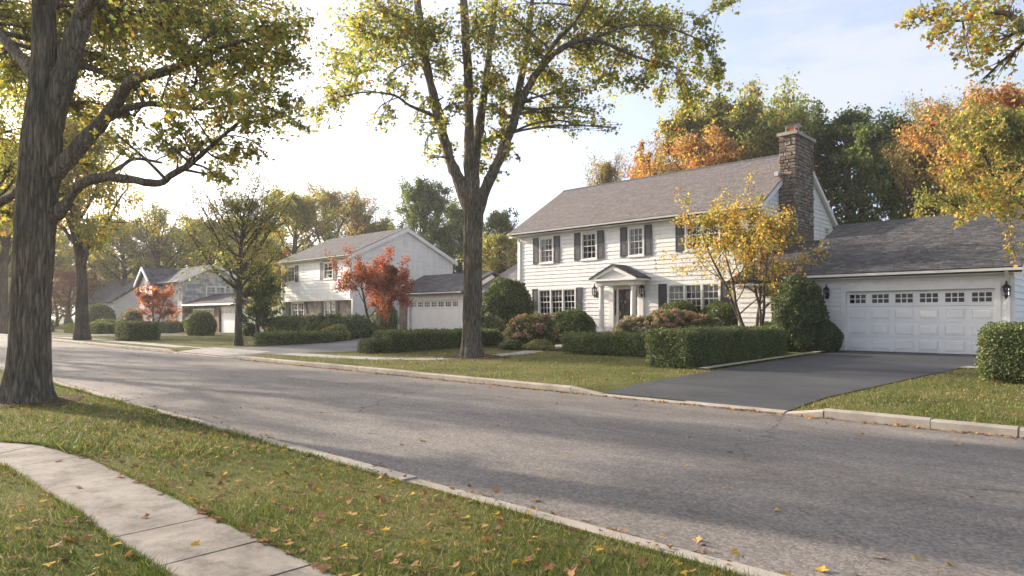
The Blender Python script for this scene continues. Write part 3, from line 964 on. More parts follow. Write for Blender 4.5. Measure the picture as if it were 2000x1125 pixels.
bx('rear_wall', 'siding', house, HX0, HX1 - .02, 37.32, 37.4, HB, EZ)
put('end_wall', MB().prism([(WY + .05, HB), (37.3, HB), (37.3, EZ + .1), (RY, RZ_ - .25), (WY + .05, EZ + .1)], 'x', HX0, HX0 + .1).mesh('end_wall', 'siding'), house)
bx('frieze_board', 'trim', house, HX0 - .03, HX1 + .03, WY - .045, WY + .02, EZ - .42, EZ - .13)
bx('soffit', 'trim', house, HX0 - .25, HX1 + .2, EY + .02, WY + .1, EZ - .2, EZ - .165)
SH1 = [(0.1646, 0.1443, 0.1361), (0.1809, 0.16, 0.1517), (0.1919, 0.1713, 0.1633), (0.1728, 0.1555, 0.1499), (0.2028, 0.1807, 0.1707), (0.1564, 0.1398, 0.1344)]
roof = gable_roof(house, HX0 - .32, HX1 + .2, EY, EZ, RY, RZ_, EY1, EZ, 'asphalt_roof_edge')
shingle_roof(roof, HX0 - .32, HX1 + .2, EY - .03, EZ + .005, RY, RZ_, SH1, 0.26, 0.15)
put('ridge_cap', MB().prism([(RY - .14, RZ_ - .06), (RY, RZ_ + .06), (RY + .14, RZ_ - .06), (RY, RZ_ - .01)], 'x', HX0 - .33, HX1 + .21).mesh('ridge_cap', 'asphalt_roof_edge'), roof)
gutter(house, HX0 - .36, HX1 + .24, EY, EZ - .08)
downspout(house, HX0 + .18, WY, HB + .1, EZ - .12)
downspout(house, HX1 - .2, WY, HB + .1, EZ - .12)
for sgn, X0 in ((1, HX1), (-1, HX0)):
    xa, xb = (X0 + .06, X0 + .215) if sgn > 0 else (X0 - .335, X0 - .06)
    rake(house, xa, xb, EY, EZ - .03, RY, RZ_ - .03)
    rake(house, xa, xb, EY1, EZ - .03, RY, RZ_ - .03)
# chimney of separate stones
CX0, CX1, CY0, CY1, CZ1 = -11.95, -11.22, 30.15, 32.35, 9.72
chim = put('chimney', MB().box(CX0 + .03, CX1 - .03, CY0 + .03, CY1 - .03, 0.3, CZ1).mesh('chimney', 'mortar'), house)
STONE = [(0.19, 0.15, 0.12), (0.23, 0.185, 0.15), (0.27, 0.225, 0.185), (0.16, 0.13, 0.11), (0.22, 0.19, 0.165), (0.29, 0.25, 0.21), (0.18, 0.145, 0.12)]
def stone_mesh(c, i):
    r2 = np.random.default_rng(50 + i)
    m = MB()
    j = lambda s=.05: r2.uniform(-s, s)
    m.v = [(0, 0, 0), (1, 0, 0), (1, 0, 1), (0, 0, 1), (.0 + abs(j(.02)), -.5, .0 + abs(j(.03))), (1 - abs(j(.02)), -.5, abs(j(.03))), (1 - abs(j(.02)), -.5, 1 - abs(j(.03))), (abs(j(.02)), -.5, 1 - abs(j(.03))),
           (.1 + j(), -1 + j(.2), .16 + j()), (.9 + j(), -1 + j(.2), .16 + j()), (.9 + j(), -1 + j(.2), .84 + j()), (.1 + j(), -1 + j(.2), .84 + j())]
    f = []
    for k in range(2):
        for i_ in range(4):
            q = (i_ + 1) % 4
            f.append((k * 4 + i_, k * 4 + q, k * 4 + 4 + q, k * 4 + 4 + i_))
    f.append((8, 9, 10, 11)); m.f = f
    me = m.mesh('stone', 'stone')
    a = me.attributes.new('col', 'FLOAT_COLOR', 'POINT'); a.data.foreach_set('color', np.tile([*c, 1], 12).astype(np.float32))
    return me
SM = [stone_mesh(STONE[i % len(STONE)], i) for i in range(12)]
stones = []
z = 3.3
while z < CZ1 - .05:
    h = min(rng.choice([.1, .13, .15, .18]), CZ1 - z)
    for face, a0, a1 in (('front', CX0, CX1), ('side', CY0, CY1)):
        u = a0
        while u < a1 - .02:
            w = min(rng.uniform(.16, .4), a1 - u)
            if a1 - u - w < .12:
                w = a1 - u
            stones.append((face, u, z, w, h)); u += w
    z += h
for face, u, z, w, h in stones[-300:]:
    pr = rng.uniform(.035, .075)
    p = (u + .006, CY0 + .03, z + .006) if face == 'front' else (CX1 - .03, u + .006, z + .006)
    put('stone', SM[int(rng.integers(12))], chim, p, (0, 0, 0 if face == 'front' else R(90)), (w - .012, pr, h - .012))
if len(stones) > 300:
    m = MB()
    for face, u, z, w, h in stones[:-300]:
        if face == 'front': m.box(u + .008, u + w - .008, CY0 - .02, CY0 + .03, z + .008, z + h - .008)
        else: m.box(CX1 - .03, CX1 + .02, u + .008, u + w - .008, z + .008, z + h - .008)
    me = m.mesh('lower_stones', 'stone')
    a = me.attributes.new('col', 'FLOAT_COLOR', 'POINT'); a.data.foreach_set('color', np.tile([.19, .145, .11, 1], len(me.vertices)).astype(np.float32))
    put('lower_stones', me, chim, kind='stuff')
bx('chimney_cap', 'kerb_concrete', chim, CX0 - .08, CX1 + .1, CY0 - .1, CY1 + .08, CZ1, CZ1 + .14)
m = MB().box(-11.78, -11.4, 30.55, 31.0, CZ1 + .14, CZ1 + .42)
put('flue', m.mesh('flue', 'terracotta'), chim)
m = MB()
for xx in (-11.8, -11.4):
    for yy in (30.53, 31.0):
        m.box(xx - .015, xx + .015, yy - .015, yy + .015, CZ1 + .14, CZ1 + .52)
m.prism([(30.4, CZ1 + .52), (30.77, CZ1 + .6), (31.13, CZ1 + .52), (30.77, CZ1 + .56)], 'x', -11.92, -11.28)
put('flue_cover', m.mesh('flue_cover', 'galvanised'), chim)
put('round_flue', MB().lathe([(.13, CZ1 + .13), (.13, CZ1 + .36), (.17, CZ1 + .37), (.17, CZ1 + .41), (.02, CZ1 + .45)], 14, -11.58, 31.55).mesh('round_flue', 'galvanised'), chim)
bx('flashing', 'galvanised', house, -12.02, -11.84, 29.75, 30.13, 7.9, 8.08)

# portico
PX0, PX1 = ux(1175, 27.45), ux(1237, 27.45)
pz0 = 0.83
pzt = uz(1175, 558, 27.45)
step = put('front_step', MB().box(PX0 - .3, PX1 + .3, 26.95, WY + .02, .3, pz0).box(PX0 - .1, PX1 + .1, 26.6, 26.96, .3, .64).box(PX0 - .05, PX1 + .05, 26.25, 26.61, .3, .48).mesh('front_step', 'brick_red'), house)
def column(x, y):
    m = MB().lathe([(.17, pz0), (.17, pz0 + .05), (.145, pz0 + .09), (.13, pz0 + .12), (.135, pz0 + .9), (.118, pzt - .12), (.125, pzt - .11), (.125, pzt - .08), (.15, pzt - .05), (.16, pzt)], 20, x, y)
    m.box(x - .19, x + .19, y - .19, y + .19, pz0 - .002, pz0 + .045)
    m.box(x - .18, x + .18, y - .18, y + .18, pzt - .03, pzt + .004)
    put('column', m.mesh('column', 'trim', False), house)
column(PX0, 27.45); column(PX1, 27.45)
for x_ in (PX0 + .05, PX1 - .05):
    bx('pilaster', 'trim', house, x_ - .13, x_ + .13, WY - .09, WY + .02, pz0, pzt)
bx('entablature', 'trim', house, PX0 - .2, PX1 + .2, 27.25, WY - .03, pzt + .002, pzt + .21)
bx('cornice', 'trim', house, PX0 - .42, PX1 + .42, 27.02, WY - .028, pzt + .21, pzt + .30)
pxc = (PX0 + PX1) / 2
az = uz(1198, 515, 27.0)
cz = pzt + .30
hw = (PX1 - PX0) / 2 + .46
pr = put('portico_roof', MB().prism([(pxc - hw, cz), (pxc - hw, cz + .06), (pxc, az), (pxc + hw, cz + .06), (pxc + hw, cz), (pxc, az - .07)], 'y', 26.98, WY - .02).mesh('portico_roof', 'far_shingles'), house)
put('pediment', MB().prism([(pxc - hw + .3, cz + .003), (pxc + hw - .3, cz + .003), (pxc, az - .25)], 'y', 27.2, 27.3).mesh('pediment', 'trim'), pr)
for s in (-1, 1):
    put('pediment_moulding', MB().prism([(pxc + s * (hw - .02), cz + .002), (pxc + s * (hw - .34), cz + .002), (pxc, az - .27), (pxc, az - .075)], 'y', 27.04, 27.22).mesh('pediment_moulding', 'trim'), pr)
bx('porch_ceiling', 'trim', house, PX0 - .1, PX1 + .1, 27.3, WY - .03, pzt - .01, pzt + .001)
# door with surround
fd = put('front_door', MB().box(DX0, DX1, WY + .1, WY + .15, DZ0, DZ1).mesh('front_door', 'door_black'), house)
dw, dh = DX1 - DX0, DZ1 - DZ0
for r_, (z0_, z1_) in enumerate(((.06, .38), (.42, .72))):
    for k in range(2):
        a_ = DX0 + dw * (.1 + .44 * k)
        m = MB()
        for (xa, xb, za, zb) in ((a_, a_ + dw * .36, z0_ * dh, z0_ * dh + .03), (a_, a_ + dw * .36, z1_ * dh - .03, z1_ * dh), (a_, a_ + .03, z0_ * dh + .03, z1_ * dh - .03), (a_ + dw * .36 - .03, a_ + dw * .36, z0_ * dh + .03, z1_ * dh - .03)):
            m.box(xa, xb, WY + .085, WY + .101, DZ0 + za, DZ0 + zb)
        m.box(a_ + .06, a_ + dw * .36 - .06, WY + .09, WY + .101, DZ0 + z0_ * dh + .06, DZ0 + z1_ * dh - .06)
        put('panel', m.mesh('door_panel', 'door_black'), fd)
for k in range(2):
    a_ = DX0 + dw * (.1 + .44 * k)
    put('pane', _wm['pane'], fd, (a_, WY + .095, DZ0 + dh * .77), scale=(dw * .36, 1, dh * .17))
put('knocker', MB().lathe([(.02, -.004), (.045, 0), (.045, .012), (.02, .016)], 12).mesh('knocker', 'brass'), fd, (DX0 + dw * .5, WY + .09, DZ0 + dh * .7), (R(90), 0, 0))
put('door_handle', MB().box(-.025, .025, -.02, 0, -.13, .13).lathe([(.025, -.06), (.032, -.03), (.02, 0)], 10, 0, -.04).mesh('door_handle', 'brass'), fd, (DX0 + .08, WY + .1, DZ0 + dh * .42))
bx('mail_slot', 'brass', fd, DX0 + dw * .35, DX0 + dw * .65, WY + .078, WY + .099, DZ0 + dh * .24, DZ0 + dh * .27)
for s, (a_, b_) in ((-1, (SLX, DX0)), (1, (DX1, SRX))):
    zb = DZ0 + (DZ1 - DZ0) * .38
    sf = put('sidelight', MB().box(a_, a_ + .09, WY + .02, WY + .16, DZ0, DZ1).box(b_ - .11, b_, WY + .02, WY + .16, DZ0, DZ1).box(a_ + .09, b_ - .11, WY + .06, WY + .15, DZ0, zb).box(a_ + .09, b_ - .11, WY + .06, WY + .15, DZ1 - .06, DZ1)
             .box(a_ + .09, b_ - .11, WY + .08, WY + .12, zb + (DZ1 - .06 - zb) / 3 - .015, zb + (DZ1 - .06 - zb) / 3 + .015).box(a_ + .09, b_ - .11, WY + .08, WY + .12, zb + (DZ1 - .06 - zb) * 2 / 3 - .015, zb + (DZ1 - .06 - zb) * 2 / 3 + .015).mesh('sidelight', 'trim'), house)
    for k in range(3):
        hh = (DZ1 - .06 - zb) / 3
        put('pane', _wm['pane'], sf, (a_ + .09, WY + .1, zb + hh * k), scale=(b_ - a_ - .2, 1, hh))
bx('door_head', 'trim', house, SLX - .1, SRX + .1, WY - .03, WY + .16, DZ1, DZ1 + .14)
bx('threshold', 'trim', house, SLX - .1, SRX + .1, WY - .02, WY + .2, DZ0 - .05, DZ0 - .001)
lantern(house, ux(1166, WY), WY - .03, uz(1166, 574, WY), 1.25)
lantern(house, ux(1258, WY), WY - .03, uz(1258, 573, WY), 1.25)

# ------------------------------------------------------------------ attached garage
GY, GX0, GX1, GB = 25.0, -9.3, -2.85, 0.36
GEZ, GEY, GRY, GRZ = 3.08, 24.58, 30.2, 5.45
gar = put('attached_garage', None, None, (-6, GY, GB), label='attached white garage with wide panelled door and grey shingle roof', category='garage')
gdx0, gdx1 = ux(1652, GY), ux(1944, GY)
gdz1 = uz(1652, 570, GY)
garage_door(gar, gdx0, gdx1, GY + .1, GB + .02, gdz1, 6)
siding(gar, 'front', GY, GB, GEZ - .2, lambda z: (GX0 + .08, GX1 - .08), [(gdx0 - .1, gdx1 + .1, GB, gdz1 + .1)], 0.16)
def gext2(z):
    t = max(0, (z - GEZ - .1)) / ((GRZ - GEZ) / (GRY - GEY))
    return (GY + t, 35.4 - t)
siding(gar, 'side', GX1, GB, GRZ - .3, gext2, [], 0.2)
bx('door_jamb', 'trim', gar, gdx0 - .14, gdx0, GY - .045, GY + .2, GB, gdz1 + .005)
bx('door_jamb', 'trim', gar, gdx1, gdx1 + .14, GY - .045, GY + .2, GB, gdz1 + .005)
bx('door_header', 'trim', gar, gdx0 - .14, gdx1 + .14, GY - .05, GY + .2, gdz1 + .005, gdz1 + .2)
bx('corner_board', 'trim', gar, GX1 - .1, GX1 + .035, GY - .035, GY + .1, GB, GEZ - .15)
bx('corner_board', 'trim', gar, GX0 - .035, GX0 + .1, GY - .035, GY + .1, GB, GEZ - .15)
bx('rear_wall', 'siding', gar, GX0, GX1, 35.3, 35.4, GB, GEZ + .1)
put('end_wall', MB().prism([(GY + .05, GB), (35.3, GB), (35.3, GEZ + .1), (GRY, GRZ - .2), (GY + .05, GEZ + .1)], 'x', GX0, GX0 + .1).mesh('end_wall', 'siding'), gar)
bx('frieze_board', 'trim', gar, GX0, GX1, GY - .043, GY + .02, GEZ - .3, GEZ - .12)
bx('soffit', 'trim', gar, GX0 - .15, GX1 + .15, GEY + .02, GY + .1, GEZ - .18, GEZ - .155)
SH2 = [(0.0783, 0.0758, 0.0764), (0.0951, 0.0911, 0.0907), (0.1119, 0.1063, 0.1043), (0.0864, 0.0841, 0.0853), (0.1253, 0.1178, 0.1133), (0.0729, 0.0701, 0.0705)]
groof = gable_roof(gar, GX0 - .2, GX1 + .25, GEY, GEZ, GRY, GRZ, 35.85, GEZ, 'asphalt_roof_edge')
shingle_roof(groof, GX0 - .2, GX1 + .25, GEY - .03, GEZ + .005, GRY, GRZ, SH2, 0.26, 0.15)
put('ridge_cap', MB().prism([(GRY - .14, GRZ - .05), (GRY, GRZ + .06), (GRY + .14, GRZ - .05), (GRY, GRZ - .01)], 'x', GX0 - .21, GX1 + .26).mesh('ridge_cap', 'asphalt_roof_edge'), groof)
gutter(gar, GX0 - .24, GX1 + .28, GEY, GEZ - .08)
downspout(gar, GX1 - .12, GY, GB, GEZ - .12)
rake(gar, GX1 + .06, GX1 + .262, GEY, GEZ - .03, GRY, GRZ - .03); rake(gar, GX1 + .06, GX1 + .262, 35.85, GEZ - .03, GRY, GRZ - .03)
lantern(gar, ux(1617, GY), GY - .03, uz(1617, 576, GY), .9)
lantern(gar, ux(1967, GY), GY - .03, uz(1967, 574, GY), .95)
# low link between the house and the garage
lk = put('link_wing', None, None, (-10.7, 26.2, GB), label='low white link between the big house and its garage, behind the dark shrub', category='house wing')
siding(lk, 'front', 26.0, GB, 2.95, lambda z: (HX1 + .03, GX0 - .03), [], 0.2)
lroof = gable_roof(lk, HX1 + .03, GX0 - .22, 25.0, 2.98, 30.5, 4.95, 35.6, 2.98, 'asphalt_roof_edge', .12)
shingle_roof(lroof, HX1 + .03, GX0 - .22, 24.97, 2.985, 30.5, 4.95, SH2, 0.26, 0.15, 120)
bx('soffit', 'trim', lk, HX1 + .04, GX0 - .22, 25.02, 26.0, 2.8, 2.845)

# ------------------------------------------------------------------ neighbour's house
NY, NX0, NX1, NB = 27.7, -53.4, -42.6, 0.4
NEZ, NEY, NRY, NRZ, NEY1 = 6.2, 27.3, 32.6, 8.64, 37.9
nh = put('house', None, None, (-48, NY, NB), label='two storey house with white siding over a brick ground floor, behind the red maple', category='house')
nholes = []
def win2(pa, pb, pt, pb_, units, Y, sw):
    a, b = ux(pa, Y), ux(pb, Y); mid = (pa + pb) / 2
    z1, z0 = uz(mid, pt, Y), uz(mid, pb_, Y)
    nholes.append((a + .02, b - .02, z0 + .02, z1 - .02))
    window(nh, 'front', Y, a, b, z0, z1, units=units, sw=sw, cols=2)
win2(561, 577, 520, 551, 1, NY, .5)
win2(633, 651, 511, 545, 1, NY, .5)
nz = 2.95
siding(nh, 'front', NY, nz, NEZ - .2, lambda z: (NX0 + .05, NX1 - .05), nholes, 0.25)
nholes = []
LY = NY + .35
win2(570, 595, 590, 621, 2, LY, .42)
win2(634, 656, 588, 622, 2, LY, .42)
m = MB()
xs_ = [NX0 + .1]
for h in nholes: xs_ += [h[0], h[1]]
xs_.append(NX1 - .1)
for k in range(0, len(xs_), 2): m.box(xs_[k], xs_[k + 1], LY, LY + .15, NB - .3, nz)
for h in nholes:
    m.box(h[0], h[1], LY + .001, LY + .149, NB - .3, h[2]); m.box(h[0], h[1], LY + .001, LY + .149, h[3], nz - .002)
put('brick_wall', m.mesh('brick_wall', 'brick_tan'), nh)
bx('overhang', 'trim', nh, NX0, NX1, NY - .02, LY + .1, nz - .12, nz - .003)
nr = (NRZ - NEZ) / (NRY - NEY)
def gext3(z):
    t = max(0, (z - NEZ - .15)) / nr
    return (NY + t, 37.5 - t)
siding(nh, 'side', NX1, NB, NRZ - .25, gext3, [], 0.25)
bx('corner_board', 'trim', nh, NX1 - .1, NX1 + .035, NY - .035, NY + .12, NB, NEZ - .1)
bx('corner_board', 'trim', nh, NX1 - .1, NX1 + .035, 37.4, 37.54, NB, NEZ - .1)
bx('corner_board', 'trim', nh, NX0 - .03, NX0 + .1, NY - .035, NY + .12, nz, NEZ - .1)
bx('rear_wall', 'siding', nh, NX0, NX1 - .02, 37.42, 37.5, NB, NEZ)
put('end_wall', MB().prism([(NY + .05, NB), (37.4, NB), (37.4, NEZ + .1), (NRY, NRZ - .25), (NY + .05, NEZ + .1)], 'x', NX0, NX0 + .1).mesh('end_wall', 'siding'), nh)
SH3 = [(0.11, 0.105, 0.10), (0.13, 0.125, 0.12), (0.15, 0.145, 0.14), (0.12, 0.118, 0.115)]
nroof = gable_roof(nh, NX0 - .3, NX1 + .3, NEY, NEZ, NRY, NRZ, NEY1, NEZ, 'asphalt_roof_edge', .14)
shingle_roof(nroof, NX0 - .3, NX1 + .3, NEY - .03, NEZ + .005, NRY, NRZ, SH3, 0.5, 0.28, 150)
bx('soffit', 'trim', nh, NX0 - .2, NX1 + .2, NEY + .02, NY + .1, NEZ - .18, NEZ - .15)
gutter(nh, NX0 - .33, NX1 + .33, NEY, NEZ - .08)
downspout(nh, NX1 - .25, NY, nz, NEZ - .1); downspout(nh, NX0 + .2, NY, nz, NEZ - .1)
rake(nh, NX1 + .06, NX1 + .312, NEY, NEZ - .02, NRY, NRZ - .02, .3); rake(nh, NX1 + .06, NX1 + .312, NEY1, NEZ - .02, NRY, NRZ - .02, .3)
m = MB().box(NX1 + .03, NX1 + .07, 32.35, 32.85, 7.1, 7.75)
for k in range(6): m.box(NX1 + .06, NX1 + .1, 32.38, 32.82, 7.13 + k * .1, 7.18 + k * .1)
put('gable_vent', m.mesh('gable_vent', 'trim'), nh)
# its garage
g2 = put('attached_garage', None, None, (-36.5, 30, .5), label='neighbouring garage with white glazed door, behind the long hedge and the big trunk', category='garage')
gy2 = 30.0
garage_door(g2, -38.75, -33.45, gy2 + .1, .5, 2.72, 7, False)
siding(g2, 'front', gy2, .5, 3.15, lambda z: (-39.0, -32.9), [(-38.85, -33.35, .5, 2.8)], .25)
put('brick_pier', MB().box(-39.75, -39.0, gy2 - .1, gy2 + .4, .3, 3.1).mesh('brick_pier', 'brick_red'), g2)
bx('door_header', 'trim', g2, -38.9, -33.3, gy2 - .05, gy2 + .12, 2.72, 2.9)
bx('door_jamb', 'trim', g2, -38.9, -38.75, gy2 - .045, gy2 + .12, .45, 2.72); bx('door_jamb', 'trim', g2, -33.45, -33.3, gy2 - .045, gy2 + .12, .45, 2.72)
r2_ = gable_roof(g2, -40.3, -32.6, 29.5, 3.28, 32.6, 4.75, 35.7, 3.28, 'asphalt_roof_edge', .14)
shingle_roof(r2_, -40.3, -32.6, 29.47, 3.285, 32.6, 4.75, SH2, 0.5, 0.28, 100)
gutter(g2, -40.3, -32.6, 29.5, 3.2)
bx('side_wall', 'siding', g2, -32.95, -32.85, gy2, 35.2, .4, 3.2); bx('side_wall', 'siding', g2, -40.1, -40.0, gy2, 35.2, .4, 3.2); bx('rear_wall', 'siding', g2, -40, -32.9, 35.1, 35.2, .4, 3.2)
put('gable_wall', MB().prism([(gy2, 3.3), (35.1, 3.3), (32.6, 4.5)], 'x', -32.96, -32.86).mesh('gable_wall', 'siding'), g2)
bx('entry_wall', 'siding', g2, NX1 + .1, -40.1, 31.2, 31.4, .4, 3.1); bx('entry_door', 'trim', g2, -41.6, -40.7, 31.1, 31.2, .5, 2.6)
# low wing whose brown roof shows between the two
bh = put('house_wing', None, None, (-30, 31.3, .5), label='low wing with brown roof showing between the thick trunk and the big house', category='house wing')
bx('wall', 'siding', bh, -32.6, -27.1, 31.3, 38.7, .4, 3.3)
broof = gable_roof(bh, -32.8, -26.95, 30.9, 3.35, 35, 5.35, 39.1, 3.35, 'asphalt_roof_edge', .14)
shingle_roof(broof, -32.8, -26.95, 30.87, 3.355, 35, 5.35, SH1, 0.5, 0.28, 60)
bx('eave_board', 'trim', bh, -32.8, -26.95, 30.8, 30.9, 3.17, 3.33)

# ------------------------------------------------------------------ stone house down the street
SB = 0.1
sh_ = put('house', None, None, (-73, 25.3, SB), label='grey stone house with white gable down the street, behind the small red maple', category='house')
SY, SX0, SX1, SEZ, SRZ = 25.3, -81.0, -69.0, 5.25, 6.95
put('stone_wall', MB().prism([(SY, SB - .2), (31.5, SB - .2), (31.5, SEZ - .1), (28.4, SRZ - .15), (SY, SEZ - .1)], 'x', SX0, SX1).mesh('stone_wall', 'fieldstone'), sh_)
gable_roof(sh_, SX0 - .3, SX1 + .35, SY - .4, SEZ - .1, 28.4, SRZ, 31.9, SEZ - .1, 'far_shingles', .14)
rake(sh_, SX1 + .2, SX1 + .36, SY - .4, SEZ - .11, 28.4, SRZ - .01, .26); rake(sh_, SX1 + .2, SX1 + .36, 31.9, SEZ - .11, 28.4, SRZ - .01, .26)
gutter(sh_, SX0 - .3, SX1 + .35, SY - .4, SEZ - .2)
# forward white gable
put('front_gable', MB().prism([(-78.5, SB - .2), (-74.6, SB - .2), (-74.6, 4.9), (-76.55, 6.4), (-78.5, 4.9)], 'y', 24.4, 27.5).mesh('front_gable', 'far_siding'), sh_)
put('front_gable_roof', MB().prism([(-78.9, 4.75), (-78.9, 4.9), (-76.55, 6.75), (-74.2, 4.9), (-74.2, 4.75), (-76.55, 6.55)], 'y', 24.0, 28.2).mesh('front_gable_roof', 'far_shingles'), sh_)
for s in (-1, 1):
    put('rake_board', MB().prism([(-76.55 + s * 2.36, 4.72), (-76.55 + s * 2.36, 4.98), (-76.55, 6.83), (-76.55, 6.5)], 'y', 23.93, 24.05).mesh('rake_board', 'trim'), sh_)
def fw(face, c, a, b, z0, z1, u=1, sh=False):
    window(sh_, face, c, a, b, z0, z1, u, 2, 2, sh, .4, True, True)
fw('front', 24.38, -77.1, -76.0, 3.2, 4.8)
fw('front', 25.28, -73.2, -70.6, .9, 2.6, 2); fw('front', 24.38, -77.6, -75.6, .9, 2.5, 2)
fw('side', SX1 + .02, 27.6, 29.6, 3.4, 4.7, 2)
# low wing with garage door
wy = 26.0
bx('wing_wall', 'brick_tan', sh_, -68.9, -62.0, wy, 31, SB - .2, 2.7)
put('wing_roof', MB().prism([(25.3, 2.72), (25.3, 2.86), (28.6, 3.9), (31.4, 2.86), (31.4, 2.72)], 'x', -69, -56.6).mesh('wing_roof', 'far_shingles'), sh_)
bx('wing_eave', 'trim', sh_, -69, -56.5, 25.22, 25.4, 2.62, 2.8)
fw('front', wy - .01, -67.9, -63.2, .9, 2.35, 4)
put('brick_pier', MB().box(-62.7, -61.75, wy - .12, wy + .3, SB - .2, 2.7).mesh('brick_pier', 'brick_red'), sh_)
bx('wing_wall', 'far_siding', sh_, -61.7, -57, wy + .12, 31, SB - .2, 2.71)
garage_door(sh_, -61.6, -57.6, wy + .02, SB, SB + 2.2, 5, False)
bx('door_header', 'trim', sh_, -61.75, -57.3, wy - .01, wy + .1, SB + 2.2, SB + 2.45)
# white house at the far end
fh = put('house', None, None, (-97, 26, .1), label='white house with dark roof at the far end of the street, mostly behind trees', category='house')
bx('wall', 'far_siding', fh, -104, -88, 24.5, 33, 0, 3.4)
gable_roof(fh, -104.4, -87.6, 24, 3.3, 28.7, 6.6, 33.5, 3.3, 'far_shingles', .14)
put('gable_wall', MB().prism([(24.6, 3.3), (32.9, 3.3), (28.7, 6.3)], 'x', -88.1, -87.98).mesh('gable_wall', 'far_siding'), fh)
for x_ in (-102, -98.5, -95, -91.5):
    window(fh, 'front', 24.48, x_, x_ + 1.5, 1.0, 2.6, 1, 2, 2, True, .4)
window(fh, 'side', -87.97, 26.0, 27.6, 1.0, 2.6, 1, 2, 2, False)
# ------------------------------------------------------------------ vegetation helpers
MAPLE = np.array([(0, 0), (.16, .12), (.42, .05), (.36, .26), (.56, .5), (.27, .52), (.2, .62), (0, 1), (-.2, .62), (-.27, .52), (-.56, .5), (-.36, .26), (-.42, .05), (-.16, .12)])
LOBED = np.array([(0, 0), (.4, .15), (.5, .52), (.17, .5), (0, 1), (-.17, .5), (-.5, .52), (-.4, .15)])
OVAL = np.array([(0, 0), (.3, .35), (.22, .75), (0, 1), (-.22, .75), (-.3, .35)])
DIAM = np.array([(0, 0), (.36, .45), (0, 1), (-.36, .45)])
def leaf_arrays(P, axis, nrm, size, shape, fold=0.18):
    axis = unit(axis)
    nrm = unit(nrm - axis * (nrm * axis).sum(1, keepdims=True))
    sd = np.cross(axis, nrm)
    k = len(shape)
    x, y = shape[:, 0], shape[:, 1]
    s = size[:, None, None]
    v = P[:, None] + s * (x[None, :, None] * sd[:, None] + y[None, :, None] * axis[:, None] + (fold * np.abs(x) - .12 * y * y)[None, :, None] * nrm[:, None])
    f = np.arange(len(P) * k).reshape(-1, k)
    return v.reshape(-1, 3), f
def tube(pts, rad, n=6):
    pts = np.asarray(pts, float); rad = np.asarray(rad, float)
    t = unit(np.gradient(pts, axis=0))
    ref = np.array([1., 0, 0]) if abs(t[0][0]) < .8 else np.array([0, 1., 0])
    a = unit(np.cross(t, ref)); b = np.cross(t, a)
    th = np.arange(n) * 2 * np.pi / n
    v = pts[:, None] + rad[:, None, None] * (np.cos(th)[None, :, None] * a[:, None] + np.sin(th)[None, :, None] * b[:, None])
    m = len(pts)
    i = (np.arange(m - 1)[:, None] * n + np.arange(n)[None]).ravel()
    j = (np.arange(m - 1)[:, None] * n + (np.arange(n)[None] + 1) % n).ravel()
    return v.reshape(-1, 3), np.stack([i, j, j + n, i + n], 1)
class Wood:
    def __init__(s): s.v, s.f, s.n = [], [], 0
    def add(s, pts, rad, n=6):
        v, f = tube(pts, rad, n); s.v.append(v); s.f.append(f + s.n); s.n += len(v)
    def raw(s, v, f):
        s.v.append(v); s.f.append(f + s.n); s.n += len(v)
    def mesh(s, name, mat): return np_mesh(name, np.concatenate(s.v), [np.concatenate(s.f)], mat, smooth=True)
def smooth_line(pts, rad, k=4):
    pts = np.asarray(pts, float); n = len(pts)
    t = np.arange(n); tt = np.linspace(0, n - 1, (n - 1) * k + 1)
    out = np.empty((len(tt), 3))
    P = np.vstack([2 * pts[0] - pts[1], pts, 2 * pts[-1] - pts[-2]])
    for q, u in enumerate(tt):
        i = min(int(u), n - 2); w = u - i
        p0, p1, p2, p3 = P[i], P[i + 1], P[i + 2], P[i + 3]
        out[q] = .5 * (2 * p1 + (p2 - p0) * w + (2 * p0 - 5 * p1 + 4 * p2 - p3) * w * w + (3 * p1 - p0 - 3 * p2 + p3) * w ** 3)
    return out, np.interp(tt, t, rad)
def pick(rg, palette, n):
    c = np.array([p[0] for p in palette]); w = np.array([p[1] for p in palette], float); w /= w.sum()
    i = rg.choice(len(c), n, p=w)
    return c[i] * rg.uniform(.75, 1.28, (n, 1)) * (1 + rg.normal(0, .05, (n, 3)))
GOLD, YEL, YGR, OLV, GRN, DGR = (.42, .27, .07), (.36, .30, .085), (.25, .265, .075), (.155, .18, .06), (.105, .14, .048), (.06, .086, .034)
ORG, RORG, RED, MAR, BRN, TAN = (.38, .19, .075), (.31, .095, .05), (.22, .042, .045), (.14, .038, .042), (.23, .14, .075), (.30, .22, .12)
def droop_leaves(rg, P, out, size, palette, shape, sj=.5, cols=None):
    n = len(P)
    ax = out * .35 + np.array([0, 0, -.75]) + rg.normal(0, .45, (n, 3))
    nr = rg.normal(0, 1, (n, 3)) * .8 + np.array([0, 0, .8])
    v, f = leaf_arrays(P, ax, nr, size * rg.uniform(1 - sj, 1 + sj, n), shape)
    c = pick(rg, palette, n) if cols is None else cols
    return v, f, np.repeat(c, len(shape), 0)
class Leaves:
    def __init__(s, shape): s.v, s.f, s.c, s.n, s.shape = [], [], [], 0, shape
    def add(s, v, f, c):
        s.v.append(v); s.f.append(f + s.n); s.c.append(c); s.n += len(v)
    def mesh(s, name, mat='leaf'): return np_mesh(name, np.concatenate(s.v), [np.concatenate(s.f)], mat, np.concatenate(s.c))
